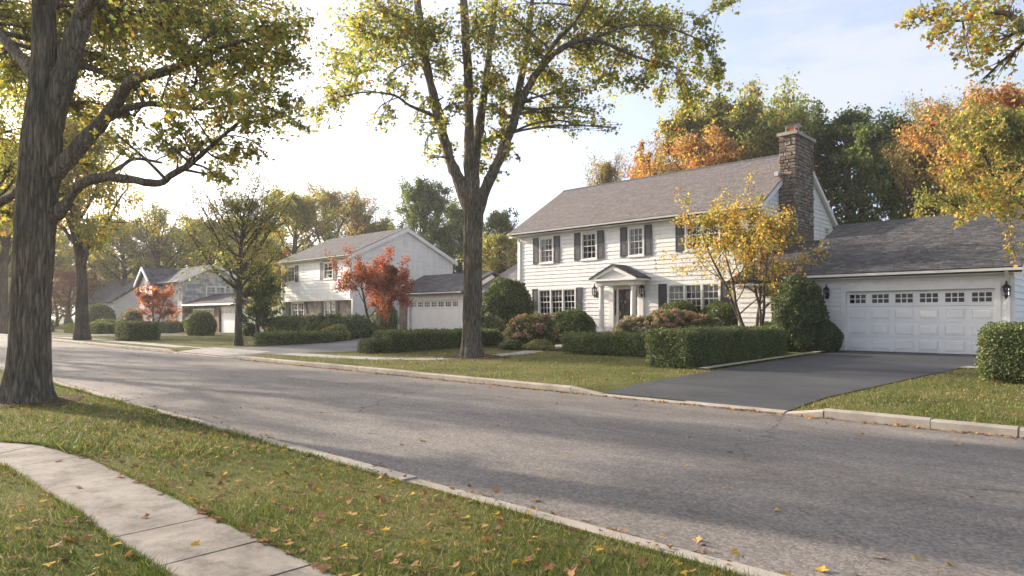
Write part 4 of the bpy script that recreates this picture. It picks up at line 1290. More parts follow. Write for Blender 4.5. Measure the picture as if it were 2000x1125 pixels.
def clump(rg, wood, lv, start, center, Rr, nleaf, size, palette, shape, r0=.03):
    """a branch from start to center, twigs round it, hanging leaves on the twigs"""
    start, center = np.asarray(start, float), np.asarray(center, float)
    L = np.linalg.norm(center - start)
    mid = (start + center) / 2 + np.array([0, 0, .12 * L]) + rg.normal(0, .06 * L + .02, 3)
    t = np.linspace(0, 1, 7)[:, None]
    line = (1 - t) ** 2 * start + 2 * t * (1 - t) * mid + t * t * center
    wood.add(line, np.linspace(r0, r0 * .45, 7), 5)
    k = max(6, int(nleaf / 24))
    pal = palette
    for q in range(k):
        u = rg.uniform(.35, 1)
        s = line[min(6, int(u * 6))]
        e = center + unit(rg.normal(0, 1, 3) * np.array([1, 1, .75])) * Rr * rg.uniform(.35, 1.05)
        m_ = (s + e) / 2 + rg.normal(0, .12 * Rr, 3) + np.array([0, 0, .12 * Rr])
        tt = np.linspace(0, 1, 5)[:, None]
        tw = (1 - tt) ** 2 * s + 2 * tt * (1 - tt) * m_ + tt * tt * e
        wood.add(tw, np.linspace(r0 * .35, r0 * .12, 5), 3)
        n = int(nleaf / k)
        uu = rg.uniform(.35, 1.08, n)[:, None]
        P = (1 - uu) ** 2 * s + 2 * uu * (1 - uu) * m_ + uu * uu * e + rg.normal(0, .11 * Rr, (n, 3)) - np.array([0, 0, 1]) * rg.exponential(.1 * Rr, (n, 1))
        out = unit(P - start)
        w = rg.dirichlet(np.ones(len(pal)) * 1.2)                 # each twig leans to one colour
        pl = [(c, .45 * p + .55 * w[i]) for i, (c, p) in enumerate([(c, p / sum(x[1] for x in pal)) for c, p in pal])]
        lv.add(*droop_leaves(rg, P, out, size, pl, shape))
def trunk_mesh(wood, pts, rad, n=132, ridges=.062, flare=True, seed=0, k=26):
    """a thick trunk with furrowed bark relief and root flare"""
    rg = np.random.default_rng(seed)
    line, r = smooth_line(pts, rad, k)
    v, f = tube(line, r, n)
    m = len(line)
    V = v.reshape(m, n, 3)
    th = np.arange(n) * 2 * np.pi / n
    z = line[:, 2][:, None]
    d = np.zeros((m, n))
    for q in range(26):
        fr = rg.integers(9, 44); ph = rg.uniform(0, 6.28); wz = rg.uniform(-1.6, 1.6); am = rg.uniform(.4, 1) * (.55 + .45 * np.sin(rg.uniform(2.5, 9) * z + rg.uniform(0, 6) + 2 * np.sin(3 * th[None])))
        d += am * np.sin(fr * th[None] + ph + wz * z + .8 * np.sin(rg.uniform(1, 4) * z + rg.uniform(0, 6)))
    d = np.tanh(d * .6)
    low = .035 * (np.sin(2 * th[None] + z * .7) + np.sin(3 * th[None] - z * .9 + 1))
    fl = np.zeros((m, n))
    if flare:
        zb = line[0, 2]
        lob = .5 + .5 * np.sin(5 * th[None] + rg.uniform(0, 6)) * np.sin(2 * th[None] + 1)
        fl = np.exp(-(z - zb) / .24) * (.08 + .7 * np.clip(lob, 0, 1) ** 1.6)
    scale = 1 + ridges * d + low + fl
    V = line[:, None] + (V - line[:, None]) * scale[..., None]
    wood.raw(V.reshape(-1, 3), f)
    return line, r

def hero(name, label, trunk, limbs, blobs, upper, palette, shape, size, seed, cat='tree', group=None, trunk_sides=132, extra_palette=None):
    rg = np.random.default_rng(seed)
    wood, lv = Wood(), Leaves(shape)
    root = put(name, None, None, trunk[0][0], label=label, category=cat)
    if group: root['group'] = group
    tl, tr = trunk_mesh(wood, [p for p, r in trunk], [r for p, r in trunk], trunk_sides, seed=seed)
    tw = wood
    anchors, arad = [], []
    for li in limbs:
        ln, rd = smooth_line([p for p, r in li], [r for p, r in li], 4)
        wob = rg.normal(0, 1, ln.shape) * (rd * .05)[:, None]; wob[0] = 0
        ln = ln + wob
        wood.add(ln, rd * (1 + .08 * rg.normal(size=len(rd))), 14 if rd[0] > .08 else 8)
        anchors.append(ln[2:]); arad.append(rd[2:])
        # side twigs from the limb
        for q in range(max(2, len(ln) // 5)):
            i = rg.integers(len(ln) // 3, len(ln))
            e = ln[i] + rg.normal(0, 1, 3) * np.array([.5, .5, .35]) * .6 + np.array([0, 0, .2])
            tw.add(np.array([ln[i], (ln[i] + e) / 2 + rg.normal(0, .08, 3), e]), [rd[i] * .35, rd[i] * .22, .006], 5)
    A = np.concatenate(anchors); AR = np.concatenate(arad)
    for c, Rr, nl in blobs + upper:
        dist = np.linalg.norm(A - c, axis=1) + .6 * np.maximum(0, A[:, 2] - c[2])
        i = int(np.argmin(dist + rg.uniform(0, .5, len(dist))))
        clump(rg, tw, lv, A[i], c, Rr, nl, size, extra_palette(c) if extra_palette else palette, shape, float(np.clip(AR[i] * .5, .012, .045)))
    put('trunk', wood.mesh('trunk', 'bark'), root)
    put('crown', lv.mesh('crown'), root)
    return root
def px_blobs(lst, d0, jit, rg, dens, clear=False):
    out = []
    for x_, y_, r_, *w in lst:
        d = d0 + rg.uniform(-jit, jit)
        if clear and x_ < 215: d = d0 + rg.uniform(.9, 3.0)
        Rr = r_ * d / FPX
        out.append((at(x_, y_, d), Rr, max(24, int(dens * Rr * Rr * (w[0] if w else 1)))))
    return out

# ------------------------------------------------------------------ big street tree at the near verge
rg = np.random.default_rng(21)
D1 = 11.68
T = lambda x_, y_, r_, dd=0: (at(x_, y_, D1 + dd), r_)
T1 = lambda x_, y_, r_: T(x_ - 12, y_, r_ * .77)
trunk1 = [T1(64, 792, .46), T1(67, 740, .43), T1(70, 690, .39), T1(73, 600, .365), T1(79, 500, .365), T1(84, 400, .375), T1(90, 320, .39), T1(94, 250, .37), T1(98, 190, .32), T1(99, 130, .27), T1(98, 60, .24), T1(96, -60, .2), T1(100, -220, .15), T1(110, -420, .08)]
TL = lambda x_, y_, r_, dd=0: T(x_ - 9, y_, r_ * .82, dd)
limbs1 = [
    [TL(92, 350, .2), TL(104, 265, .24), TL(122, 190, .235), TL(143, 120, .23), TL(165, 50, .2), TL(188, -30, .17), TL(225, -160, .12), TL(250, -330, .06)],
    [TL(108, 345, .2), TL(135, 318, .17), TL(180, 268, .15), TL(215, 232, .135), TL(245, 186, .115, -.2), TL(270, 156, .1, -.3), TL(330, 140, .085, -.5), TL(390, 116, .07, -.6), TL(440, 92, .05, -.8), TL(510, 72, .03, -1)],
    [TL(210, 236, .085), TL(258, 213, .075, .2), TL(300, 203, .065, .4), TL(345, 208, .055, .6), TL(400, 213, .04, .7), TL(455, 207, .025, .8)],
    [TL(112, 425, .14), TL(140, 395, .11, -.1), TL(165, 362, .1, -.2), TL(210, 347, .09, -.4), TL(260, 350, .08, -.6), TL(318, 358, .075, -.8), TL(346, 340, .065, -.9), TL(382, 320, .055, -1), TL(425, 282, .04, -1.1), TL(500, 218, .022, -1.2)],
    [TL(208, 348, .055, -.4), TL(245, 326, .045, -.2), TL(272, 310, .035, 0), TL(326, 318, .02, .2)],
    [TL(56, 365, .12), TL(22, 388, .095, .3), TL(-15, 402, .085, .6), TL(-80, 395, .07, 1), TL(-170, 360, .05, 1.4)],
    [TL(80, 150, .14), TL(20, 80, .11, .5), TL(-60, 10, .09, 1), TL(-160, -60, .05, 1.5)],
    [TL(95, 20, .14), TL(60, -120, .1, -1), TL(20, -260, .07, -2)],
    [TL(160, 40, .12), TL(240, -60, .09, -1), TL(340, -160, .06, -2), TL(430, -230, .03, -2.5)],
    [TL(100, 60, .12), TL(130, -40, .09, 1.5), TL(220, -140, .06, 3), TL(300, -230, .03, 4)],
]
bl = [(20, 40, 95), (30, 150, 80), (10, 240, 70), (20, 320, 50), (150, 60, 70), (180, 130, 70), (160, 210, 60), (230, 60, 85), (250, 130, 60), (300, 40, 90), (330, 100, 70), (390, 40, 85), (400, 110, 65), (380, 170, 65), (450, 60, 80), (470, 120, 65), (450, 180, 65), (520, 40, 75), (540, 110, 65), (520, 170, 60), (580, 60, 50), (575, 130, 45), (570, 190, 42), (540, 235, 45), (500, 235, 55), (430, 240, 60), (400, 280, 45), (440, 310, 48), (480, 290, 40), (515, 290, 32), (420, 345, 30), (455, 360, 28), (340, 235, 55), (290, 250, 45), (230, 265, 40), (170, 300, 35), (190, 330, 30), (240, 220, 50), (330, 290, 30), (350, 300, 30), (600, 210, 30), (590, 250, 25), (280, 180, 55), (200, 20, 60), (80, 60, 60), (140, 380, 25), (340, 170, 55), (30, 420, 40)]
B1 = px_blobs(bl, D1 - .2, 2.0, rg, 1450, True) + px_blobs([(x_ + 30, y_ + 10, r_) for x_, y_, r_ in bl[:20]], D1 + 2.5, 1.2, rg, 420)
B1 += px_blobs([(190, 30, 70), (250, 20, 70), (160, 100, 60), (220, 110, 60), (290, 80, 65), (60, 20, 70), (15, 90, 70), (30, 190, 60), (120, 30, 60), (340, 30, 70), (430, 20, 70), (500, 90, 60), (560, 30, 55), (15, 280, 55)], D1 + 2.8, 1.5, rg, 1150)
U1 = []
c0 = at(110, -250, D1)
for q in range(34):
    v = unit(rg.normal(0, 1, 3)); v[2] = abs(v[2]) * .9
    U1.append((c0 + v * np.array([4.2, 4.2, 3.6]) * rg.uniform(.5, 1), rg.uniform(.8, 1.2), 190))
PAL1 = [(GOLD, 1.1), (YEL, 2.2), (YGR, 3.2), (OLV, 2.4), (GRN, 1.1)]
hero('maple_tree', 'massive maple with furrowed grey trunk on the near verge, yellow green leaves', trunk1, limbs1, B1, U1, PAL1, LOBED, .066, 31, group='street trees')

# ------------------------------------------------------------------ street tree in front of the white house
rg = np.random.default_rng(22)
D2 = 22.9
T = lambda x_, y_, r_, dd=0: (at(x_, y_, D2 + dd), r_)
T1 = lambda x_, y_, r_: T(x_ - 1, y_, r_ * .88)
trunk2 = [T1(922, 701, .43), T1(922, 682, .41), T1(923, 640, .36), T1(924, 560, .345), T1(924, 480, .34), T1(925, 430, .36), T1(925, 392, .40), T1(925, 370, .3)]
limbs2 = [
    [T(920, 412, .27), T(896, 352, .2), T(879, 312, .185), T(865, 262, .17), T(850, 200, .155), T(838, 150, .145), T(826, 80, .13), T(815, 0, .12), T(800, -110, .08), T(790, -200, .04)],
    [T(868, 250, .075), T(845, 226, .065, -.3), T(800, 206, .055, -.6), T(770, 186, .045, -.8), T(715, 180, .03, -1.2), T(660, 190, .02, -1.5)],
    [T(832, 118, .11), T(805, 85, .09, .3), T(770, 45, .08, .6), T(740, 10, .065, .9), T(700, -50, .04, 1.2)],
    [T(921, 405, .24), T(916, 340, .19), T(916, 250, .175), T(914, 150, .155), T(908, 50, .14), T(903, -60, .11), T(900, -200, .06)],
    [T(926, 392, .2), T(928, 320, .16, .4), T(936, 250, .15, .6), T(946, 180, .14, .8), T(956, 100, .125, 1), T(966, 10, .11, 1.2), T(975, -100, .07, 1.4)],
    [T(930, 412, .27), T(955, 352, .19), T(980, 302, .17), T(1000, 248, .155), T(1018, 200, .14), T(1042, 152, .125), T(1075, 112, .11, -.2), T(1112, 86, .09, -.4), T(1155, 76, .075, -.6), T(1200, 92, .06, -.8), T(1255, 115, .045, -1), T(1320, 132, .025, -1.2)],
    [T(1000, 250, .13), T(1012, 180, .12, .4), T(1028, 100, .11, .8), T(1036, 30, .095, 1), T(1050, -70, .06, 1.4)],
    [T(1045, 148, .085), T(1085, 82, .075, -.4), T(1125, 40, .06, -.8), T(1160, -30, .04, -1.2)],
    [T(1155, 76, .05, -.6), T(1230, 50, .04, -1), T(1310, 55, .03, -1.4), T(1390, 90, .02, -1.6)],
]
bl = [(700, 60, 70), (750, 20, 75), (690, 130, 60), (650, 110, 45), (640, 190, 42), (680, 170, 42, .7), (610, 230, 35, .7), (740, 95, 60), (800, 50, 75), (790, 120, 45), (760, 165, 35, .6), (760, 225, 30, .7), (740, 245, 18), (800, 175, 30, .6), (850, 60, 65), (870, 130, 45), (840, 200, 32), (860, 245, 35), (820, 240, 24, .6), (870, 290, 34), (840, 310, 20, .7), (890, 200, 42), (940, 60, 70), (960, 140, 55), (920, 180, 40), (960, 220, 45), (950, 280, 42), (985, 260, 40), (935, 320, 28), (965, 330, 26, .8), (1000, 190, 50), (1030, 100, 70), (1000, 40, 70), (1080, 50, 75), (1080, 150, 55), (1050, 220, 45), (1100, 220, 42), (1130, 180, 55), (1130, 245, 28), (1170, 220, 38), (1180, 160, 48), (1200, 250, 18), (1150, 90, 65), (1140, 30, 70), (1200, 40, 75), (1220, 110, 50), (1260, 50, 70), (1250, 160, 38), (1290, 120, 50), (1285, 185, 26), (1310, 50, 60), (1340, 110, 55), (1330, 165, 40), (1380, 90, 45), (1385, 150, 45), (1370, 200, 34), (1410, 125, 24), (1415, 170, 22), (1345, 210, 22), (1400, 12, 30), (1430, 5, 20), (1370, 30, 30), (1000, 290, 22), (1395, 225, 18)]
B2 = px_blobs(bl, D2, 1.8, rg, 500) + px_blobs([(x_ - 10, y_ - 5, r_) for x_, y_, r_, *w in bl[::2]], D2 + 2.2, 1.4, rg, 230)
U2 = []
c0 = at(960, -120, D2)
for q in range(36):
    v = unit(rg.normal(0, 1, 3)); v[2] = abs(v[2])
    U2.append((c0 + v * np.array([5.2, 4.6, 3.4]) * rg.uniform(.45, 1), rg.uniform(.9, 1.3), 170))
PAL2 = [(GOLD, .35), (YEL, .9), (YGR, 2.8), (OLV, 3.0), (GRN, 2.0)]
hero('maple_tree', 'tall maple splitting into four stems on the lawn in front of the big white house', trunk2, limbs2, B2, U2, PAL2, LOBED, .107, 32, group='street trees')

# ------------------------------------------------------------------ tree past the right edge, reaching in over the lawn
rg = np.random.default_rng(23)
trunk3 = [(np.array([1.9, 14.2, .15]), .4), (np.array([1.9, 14.2, .8]), .33), (np.array([1.95, 14.25, 2.5]), .3), (np.array([2.0, 14.3, 4.2]), .3), (np.array([2.05, 14.3, 6]), .22), (np.array([2, 14.4, 9]), .12), (np.array([2, 14.4, 11.5]), .05)]
limbs3 = [[(np.array([2.0, 14.3, 4.0]), .16), (np.array([.9, 14.6, 5.6]), .12), (at(2030, 60, 13.4), .075), (at(1960, 25, 14), .05), (at(1880, 40, 14.3), .03), (at(1800, 40, 14.6), .015)],
          [(np.array([2.0, 14.3, 5.0]), .14), (np.array([.8, 15.2, 7]), .1), (at(1960, -30, 15), .06), (at(1860, -40, 15.5), .03)],
          [(np.array([2.0, 14.3, 3.6]), .14), (np.array([2.6, 16.5, 4.6]), .1), (at(2080, 330, 17.5), .07), (at(2020, 330, 18.4), .05), (at(1960, 380, 18.8), .03)],
          [(np.array([2.0, 14.3, 4.6]), .14), (np.array([4, 13, 7]), .1), (np.array([5.6, 12.4, 8.5]), .05)],
          [(np.array([2.0, 14.3, 5.4]), .14), (np.array([2.6, 12, 8]), .1), (np.array([2.8, 10.5, 9.5]), .05)]]
bl = [(1850, 15, 60), (1790, 25, 35), (1830, 60, 40), (1900, 30, 75), (1960, 20, 75), (1880, 85, 45), (1930, 90, 50), (1990, 70, 50, .5), (1900, 130, 32, .8), (1870, 120, 20, .7), (1920, 155, 28, .7), (1960, 130, 36, .5)]
B3 = px_blobs(bl, 14.2, 1.0, rg, 560)
B3 += px_blobs([(1990, 430, 40), (1960, 400, 45), (1910, 415, 38), (1880, 425, 28), (1865, 440, 18), (1980, 480, 22), (1985, 505, 14), (1995, 360, 60), (1940, 360, 50)], 18.5, .6, rg, 480)
U3 = []
for q in range(30):
    v = unit(rg.normal(0, 1, 3)); v[2] = abs(v[2])
    U3.append((np.array([2.6, 13.8, 8.0]) + v * np.array([3.6, 3.4, 3.4]) * rg.uniform(.5, 1), rg.uniform(.8, 1.2), 170))
hero('maple_tree', 'golden green branches hanging in at the top right from a tree past the frame', trunk3, limbs3, B3, U3, [(GOLD, 1.1), (YEL, 1.3), (YGR, 2.6), (OLV, 2.6), (ORG, .3)], LOBED, .09, 33, group='street trees', trunk_sides=30)

# ------------------------------------------------------------------ grown trees (templates, then copies)
def grow(seed, H=10., th=.28, spread=.34, prim=20, lean=.55, leaves=7000, size=.3, palette=((GRN, 1),), rtrunk=.028, shape=DIAM, up=.25, multi=1, wig=.12, sig=.2, low=.2, lvl3=4, mat='bark_smooth', profile=None):
    """returns (wood mesh, crown mesh) of a tree of height H, base at the origin"""
    rg = np.random.default_rng(seed)
    wood, lv = Wood(), Leaves(shape)
    tips = []
    def line(p, d, L, r0, n, trop, w):
        pts = [p]; d = d / np.linalg.norm(d)
        for i in range(n):
            d = unit(d + rg.normal(0, w, 3) + np.array([0, 0, trop])); pts.append(pts[-1] + d * L / n)
        return np.array(pts), np.linspace(r0, r0 * .3, n + 1)
    stems = []
    for s in range(multi):
        if multi == 1:
            ln, rd = line(np.zeros(3), np.array([0, 0, 1.]), H * .92, H * rtrunk, 12, .12, .035)
        else:
            a = 2 * np.pi * s / multi + rg.uniform(0, .6)
            ln, rd = line(np.array([np.cos(a), np.sin(a), 0]) * .03 * H, np.array([np.cos(a) * .3, np.sin(a) * .3, 1.]), H * rg.uniform(.7, .92), H * rtrunk * .75, 12, .08, .08)
        rd[0] *= 1.35
        wood.add(ln, rd, 9); stems.append((ln, rd))
    for s, (ln, rd) in enumerate(stems):
        np_ = max(5, prim // multi)
        for q in range(np_):
            u = th + (1 - th) * ((q + rg.uniform(0, .9)) / np_) ** .85
            i = min(len(ln) - 2, int(u * (len(ln) - 1))); w = u * (len(ln) - 1) - i
            p = ln[i] * (1 - w) + ln[i + 1] * w
            a = q * 2.4 + rg.uniform(-.5, .5)
            t = (u - th) / (1 - th)
            prof = profile(t) if profile else (math.sin(math.pi * (low + (1 - low) * t) ** .9) * .85 + .22)
            L = H * spread * prof * rg.uniform(.75, 1.2)
            d0 = np.array([np.cos(a), np.sin(a), lean + t * .7])
            l1, r1 = line(p, d0, L, max(.012, rd[i] * .5), 6, up * .3, wig)
            wood.add(l1, r1, 5)
            bias = rg.dirichlet(np.ones(len(palette)))
            for k in range(5):
                v_ = rg.uniform(.3, 1); j = min(5, int(v_ * 6))
                d1 = unit(l1[min(j + 1, 6)] - l1[j]) + rg.normal(0, .65, 3)
                l2, r2 = line(l1[j], d1, L * rg.uniform(.28, .5), r1[j] * .5, 4, up * .2, wig * 1.3)
                wood.add(l2, r2, 4)
                for k3 in range(lvl3):
                    j2 = rg.integers(1, 5)
                    l3, r3 = line(l2[j2], unit(l2[j2] - l2[j2 - 1]) + rg.normal(0, .7, 3), L * rg.uniform(.12, .26), r2[j2] * .6, 3, .05, .2)
                    wood.add(l3, r3, 3)
                    tips.append((l3, bias, L))
            tips.append((l1[3:], bias, L))
    n = max(3, leaves // len(tips))
    for ln, bias, L in tips:
        nn = max(2, rg.poisson(n))
        u = rg.uniform(0, len(ln) - 1.001, nn); i = u.astype(int); w = (u - i)[:, None]
        P = ln[i] * (1 - w) + ln[i + 1] * w + rg.normal(0, sig * (.4 + .12 * L), (nn, 3)) * H / 10
        tot = sum(x[1] for x in palette)
        pl = [(c, .5 * p / tot + .5 * bias[q]) for q, (c, p) in enumerate(palette)]
        lv.add(*droop_leaves(rg, P, unit(P - np.array([0, 0, H * .5])), size, pl, shape))
    top = np.percentile(np.concatenate(lv.v)[:, 2], 99.7)
    k = H / top
    wood.v = [v_ * k for v_ in wood.v]; lv.v = [v_ * k for v_ in lv.v]
    return wood.mesh('trunk', mat), lv.mesh('crown')
def plant_tree(tm, pos, s, rz, label, name='tree', group=None, sz=None, squash=1.0):
    root = put(name, None, None, pos, (0, 0, rz), (s * squash, s * squash, sz or s), label=label, category='tree')
    if group: root['group'] = group
    W = (s * squash, s * squash, sz or s)
    put('trunk', tm[0], root, pos, (0, 0, rz), W)
    put('crown', tm[1], root, pos, (0, 0, rz), W)
    return root
TM = {
    'green': grow(101, palette=[(DGR, 1.6), (GRN, 2), (OLV, 1)], leaves=32759, size=0.122),
    'darkgreen': grow(102, palette=[(DGR, 3), (GRN, 1.2), (OLV, .25)], leaves=23660, size=0.122, spread=.3),
    'olive': grow(103, palette=[(OLV, 2.2), (YGR, 1.4), (GRN, 1), (BRN, .4)], leaves=32759, size=0.122),
    'olivegold': grow(104, palette=[(YGR, 1.5), (GOLD, .35), (OLV, 2.2), (TAN, .9), (GRN, .7)], leaves=30939, size=0.122, spread=.36),
    'orange': grow(105, palette=[(ORG, 2.0), (TAN, 1.0), (BRN, .7), (GOLD, .5), (RORG, .5)], leaves=21840, size=0.113, spread=.36),
    'brown': grow(106, palette=[(BRN, 2), (TAN, 1), (OLV, 1)], leaves=13104, size=0.108, spread=.38, lvl3=5, up=.5, lean=.8),
    'mixed': grow(107, palette=[(OLV, 2.5), (RORG, .6), (GOLD, .4), (YGR, 1.2), (GRN, .9)], leaves=32759, size=0.122, spread=.36),
    'sparse': grow(108, palette=[(OLV, 1.5), (YGR, 1), (TAN, 1)], leaves=9464, size=0.090, spread=.42, lean=.9, up=.5, prim=24, lvl3=5),
    'gold': grow(109, palette=[(GOLD, 1.6), (YEL, 1.6), (YGR, 1.4), (OLV, .8)], leaves=29119, size=0.108, spread=.36, lean=.8),
    'red': grow(110, palette=[(RED, 2), (RORG, 2), (MAR, .7)], leaves=21840, size=0.118, spread=.42, th=.2),
    'maroon': grow(111, palette=[(MAR, 2), (RED, .6), (BRN, 1.4)], leaves=23660, size=0.118, spread=.44, th=.2),
}
def bgtree(kind, px, top, d, label, squash=1.0, name='tree', group='background trees', basez=.3):
    p = at(px, HZ, d)
    H = CAMH + (HZ - top) * d / FPX - basez
    plant_tree(TM[kind], (p[0], p[1], basez), H / 10, (px * 1.7) % 6.28, label, name, group, squash=squash)
BG = [
    ('brown', 1185, 300, 60, 'thin tawny tree just above the roof ridge of the big white house', .62),
    ('orange', 1265, 282, 57, 'small orange tree above the middle of the big roof', .7),
    ('mixed', 1350, 212, 54, 'olive and rust coloured tree above the big roof, left of the tallest crown', .8),
    ('olivegold', 1425, 190, 57, 'tall olive tree above the right half of the big roof', 1.0),
    ('olive', 1490, 190, 61, 'olive brown tree close behind the stone chimney', .95),
    ('orange', 1385, 250, 50, 'lower gold tree peeping over the big roof ridge', 1.2),
    ('olive', 1550, 205, 56, 'dull green crown directly behind the chimney top', .95),
    ('darkgreen', 1650, 222, 50, 'dark green tree right of the stone chimney', 1.05),
    ('darkgreen', 1735, 235, 54, 'second dark green tree behind the garage roof', 1.05),
    ('brown', 1800, 262, 44, 'orange brown tree with bare lower limbs behind the garage', 1.0),
    ('brown', 1825, 185, 60, 'thin brownish treetop beside the orange foliage', .9),
    ('olivegold', 1935, 215, 33, 'large golden green tree behind the right end of the garage', 1.0),
    ('orange', 1965, 150, 38, 'tall orange tree behind the right end of the garage roof', 1.05),
    ('orange', 2060, 150, 38, 'olive tree at the right edge behind the garage', 1.2),
    ('green', 818, 352, 74, 'rounded green tree behind the neighbouring white gable', .95),
    ('green', 900, 395, 80, 'dense green tree behind the neighbouring garage roof', 1.1),
    ('darkgreen', 980, 405, 68, 'dark tree beside the left end of the big house', .9),
    ('olivegold', 985, 455, 62, 'brown gold tree low behind the brown rear roof', 1.3),
    ('brown', 640, 358, 84, 'brown open crowned tree behind the neighbouring roof', 1.15),
    ('brown', 700, 375, 88, 'bare stemmed brown tree left of the neighbouring gable peak', 1.1),
    ('olivegold', 565, 375, 78, 'yellow olive tree left of the neighbouring roof', 1.1),
    ('olive', 745, 420, 92, 'far olive tree just over the neighbouring ridge', 1.3),
    ('red', 520, 478, 76, 'red orange tree peeking beside the neighbouring eave', 1.1),
    ('sparse', 310, 372, 86, 'thin green tree with open crown against the white sky', 1.0),
    ('olivegold', 250, 425, 92, 'yellow olive tree far behind the stone house', 1.2),
    ('olive', 345, 435, 95, 'broad olive tree behind the stone house roof', 1.4),
    ('olivegold', 420, 425, 92, 'gold tinged tree behind the stone house, right side', 1.4),
    ('olive', 495, 420, 98, 'dull olive tree between the stone house and the neighbour', 1.3),
    ('gold', 190, 440, 98, 'far golden tree left of the stone house', 1.3),
    ('maroon', 258, 538, 84, 'dark maroon tree in front of the far white house', 1.1),
    ('maroon', 132, 515, 82, 'pinkish brown tree between the two left trunks', 1.2),
    ('olivegold', 60, 430, 95, 'gold tree far down the street behind the massive trunk', 1.4),
    ('olive', -40, 400, 100, 'olive tree at the far left end of the street', 1.4),
]
TM['low_olive'] = grow(140, palette=[(OLV, 2), (YGR, 1), (TAN, .8)], leaves=12000, size=.16, th=.06, spread=.42, prim=26, low=.35)
TM['low_gold'] = grow(141, palette=[(GOLD, 1), (YGR, 1.6), (OLV, 1.2), (BRN, .5)], leaves=12000, size=.16, th=.06, spread=.42, prim=26, low=.35)
WHERE = ['past the left edge', 'at the left edge', 'behind the massive trunk', 'left of the slim golden tree', 'right of the slim golden tree', 'left of the far white house', 'over the far white house', 'left of the stone house', 'over the stone house gable', 'right of the stone house gable', 'behind the bare street tree', 'behind the egg shaped tree', 'left of the neighbouring house', 'behind the neighbouring roof', 'right of the neighbouring gable', 'behind the thick trunk']
for q, w_ in enumerate(WHERE):
    BG.append((('low_olive', 'low_gold')[q % 2], -130 + q * 66, 520 - (q * 37) % 50, 108 + (q * 29) % 22, 'distant bushy tree closing the view ' + w_, 1.5))
for kind, px, top, d, label, sq in BG:
    bgtree(kind, px, top, d, label, sq)
# street trees further along, kept as grown trees of their own
TA = grow(121, palette=[(GOLD, 2.2), (YEL, 2), (YGR, 1.4), (OLV, .7)], leaves=24000, size=.13, spread=.38, lean=1.0, up=.5, prim=24, th=.3, rtrunk=.03, shape=DIAM)
TB = grow(122, palette=[(TAN, 1.2), (OLV, 1.6), (YGR, 1.4)], leaves=15000, size=.115, spread=.52, lean=.45, up=.3, prim=34, th=.36, rtrunk=.028, lvl3=5)
def street(tm, px, py, top, label, rz, squash=1.0):
    p = gp(px, py); d = depth(p[0], p[1])
    H = CAMH + (HZ - top) * d / FPX - p[2]
    plant_tree(tm, p, H / 10, rz, label, 'street_tree', 'street trees', squash=squash)
street(TA, 160, 664, 190, 'golden street tree with slim grey trunk beyond the massive maple', .5)
street(TB, 466, 675, 322, 'nearly bare upright street tree beside the driveway mouth', 2.0)
street(TA, 6, 654, 250, 'golden street tree at the far left edge', 3.1)
TC = grow(123, palette=[(GOLD, 1.6), (YEL, 2), (YGR, 2), (OLV, 1.2)], leaves=4800, size=.17, spread=.44, lean=.9, up=.4, prim=20, th=.34, rtrunk=.03, sig=.2)
for q, (x_, y_, s_, lab) in enumerate(((-29.5, 2.9, 1.1, 'golden tree on the near verge past the left edge, next beyond the massive maple'), (-42, 3.0, 1.1, 'golden tree on the near verge past the left edge, second beyond the massive maple'), (-56, 3.0, 1.1, 'golden tree on the near verge past the left edge, farthest down the road'))):
    plant_tree(TC, (x_, y_, .1), s_, 1.3 + q * 2.2, lab, 'street_tree', 'street trees')
# red maple by the neighbour's garage, orange one by the big house
rm = grow(131, H=5.6, palette=[(RED, 1.6), (MAR, 1.8), (RORG, .5), (BRN, .5)], leaves=26000, size=.1, spread=.5, th=.22, prim=22, lean=.7, up=.2, multi=3, rtrunk=.028, wig=.16, low=.25, sig=.35, shape=LOBED)
p = gp(735, 655)
plant_tree(rm, (p[0], p[1], p[2]), .98, 0, 'crimson Japanese maple in front of the neighbouring house', 'maple_tree')
om = grow(132, H=6.0, palette=[(ORG, 1.0), (GOLD, 2.6), (YEL, 1.2), (YGR, 1.6), (OLV, .8)], leaves=14000, size=.085, spread=.5, th=.25, prim=30, lean=.85, up=.25, multi=5, rtrunk=.017, wig=.14, low=.3, sig=.3, shape=LOBED, lvl3=5)
plant_tree(om, (-10.85, 25.0, ground(-11, 25)), 1.06, .4, 'orange and gold multi stemmed maple at the corner of the big house', 'maple_tree')
sm = grow(133, H=5.2, palette=[(RED, 2), (RORG, 1.8), (ORG, .8), (MAR, .8)], leaves=10000, size=.14, spread=.48, th=.2, prim=18, multi=3, low=.3, rtrunk=.024)
p = gp(302, 650)
plant_tree(sm, p, .84, 1, 'small scarlet maple in front of the stone house', 'maple_tree')
cone = lambda t: 1.05 * (1 - t) + .12
ev = grow(134, H=5, palette=[(DGR, 3), (GRN, 1)], leaves=9000, size=.16, spread=.32, th=.12, prim=34, lean=.3, profile=lambda t: math.sin(math.pi * (.2 + .75 * t)) + .05, rtrunk=.03, sig=.35)
p = gp(503, 657)
plant_tree(ev, p, .98, 0, 'dark green egg shaped tree beside the white garage door down the street', 'magnolia_tree')
bgtree('gold', 520, 508, 56, 'small golden tree behind the dark egg shaped tree', 1.1, group='background trees')

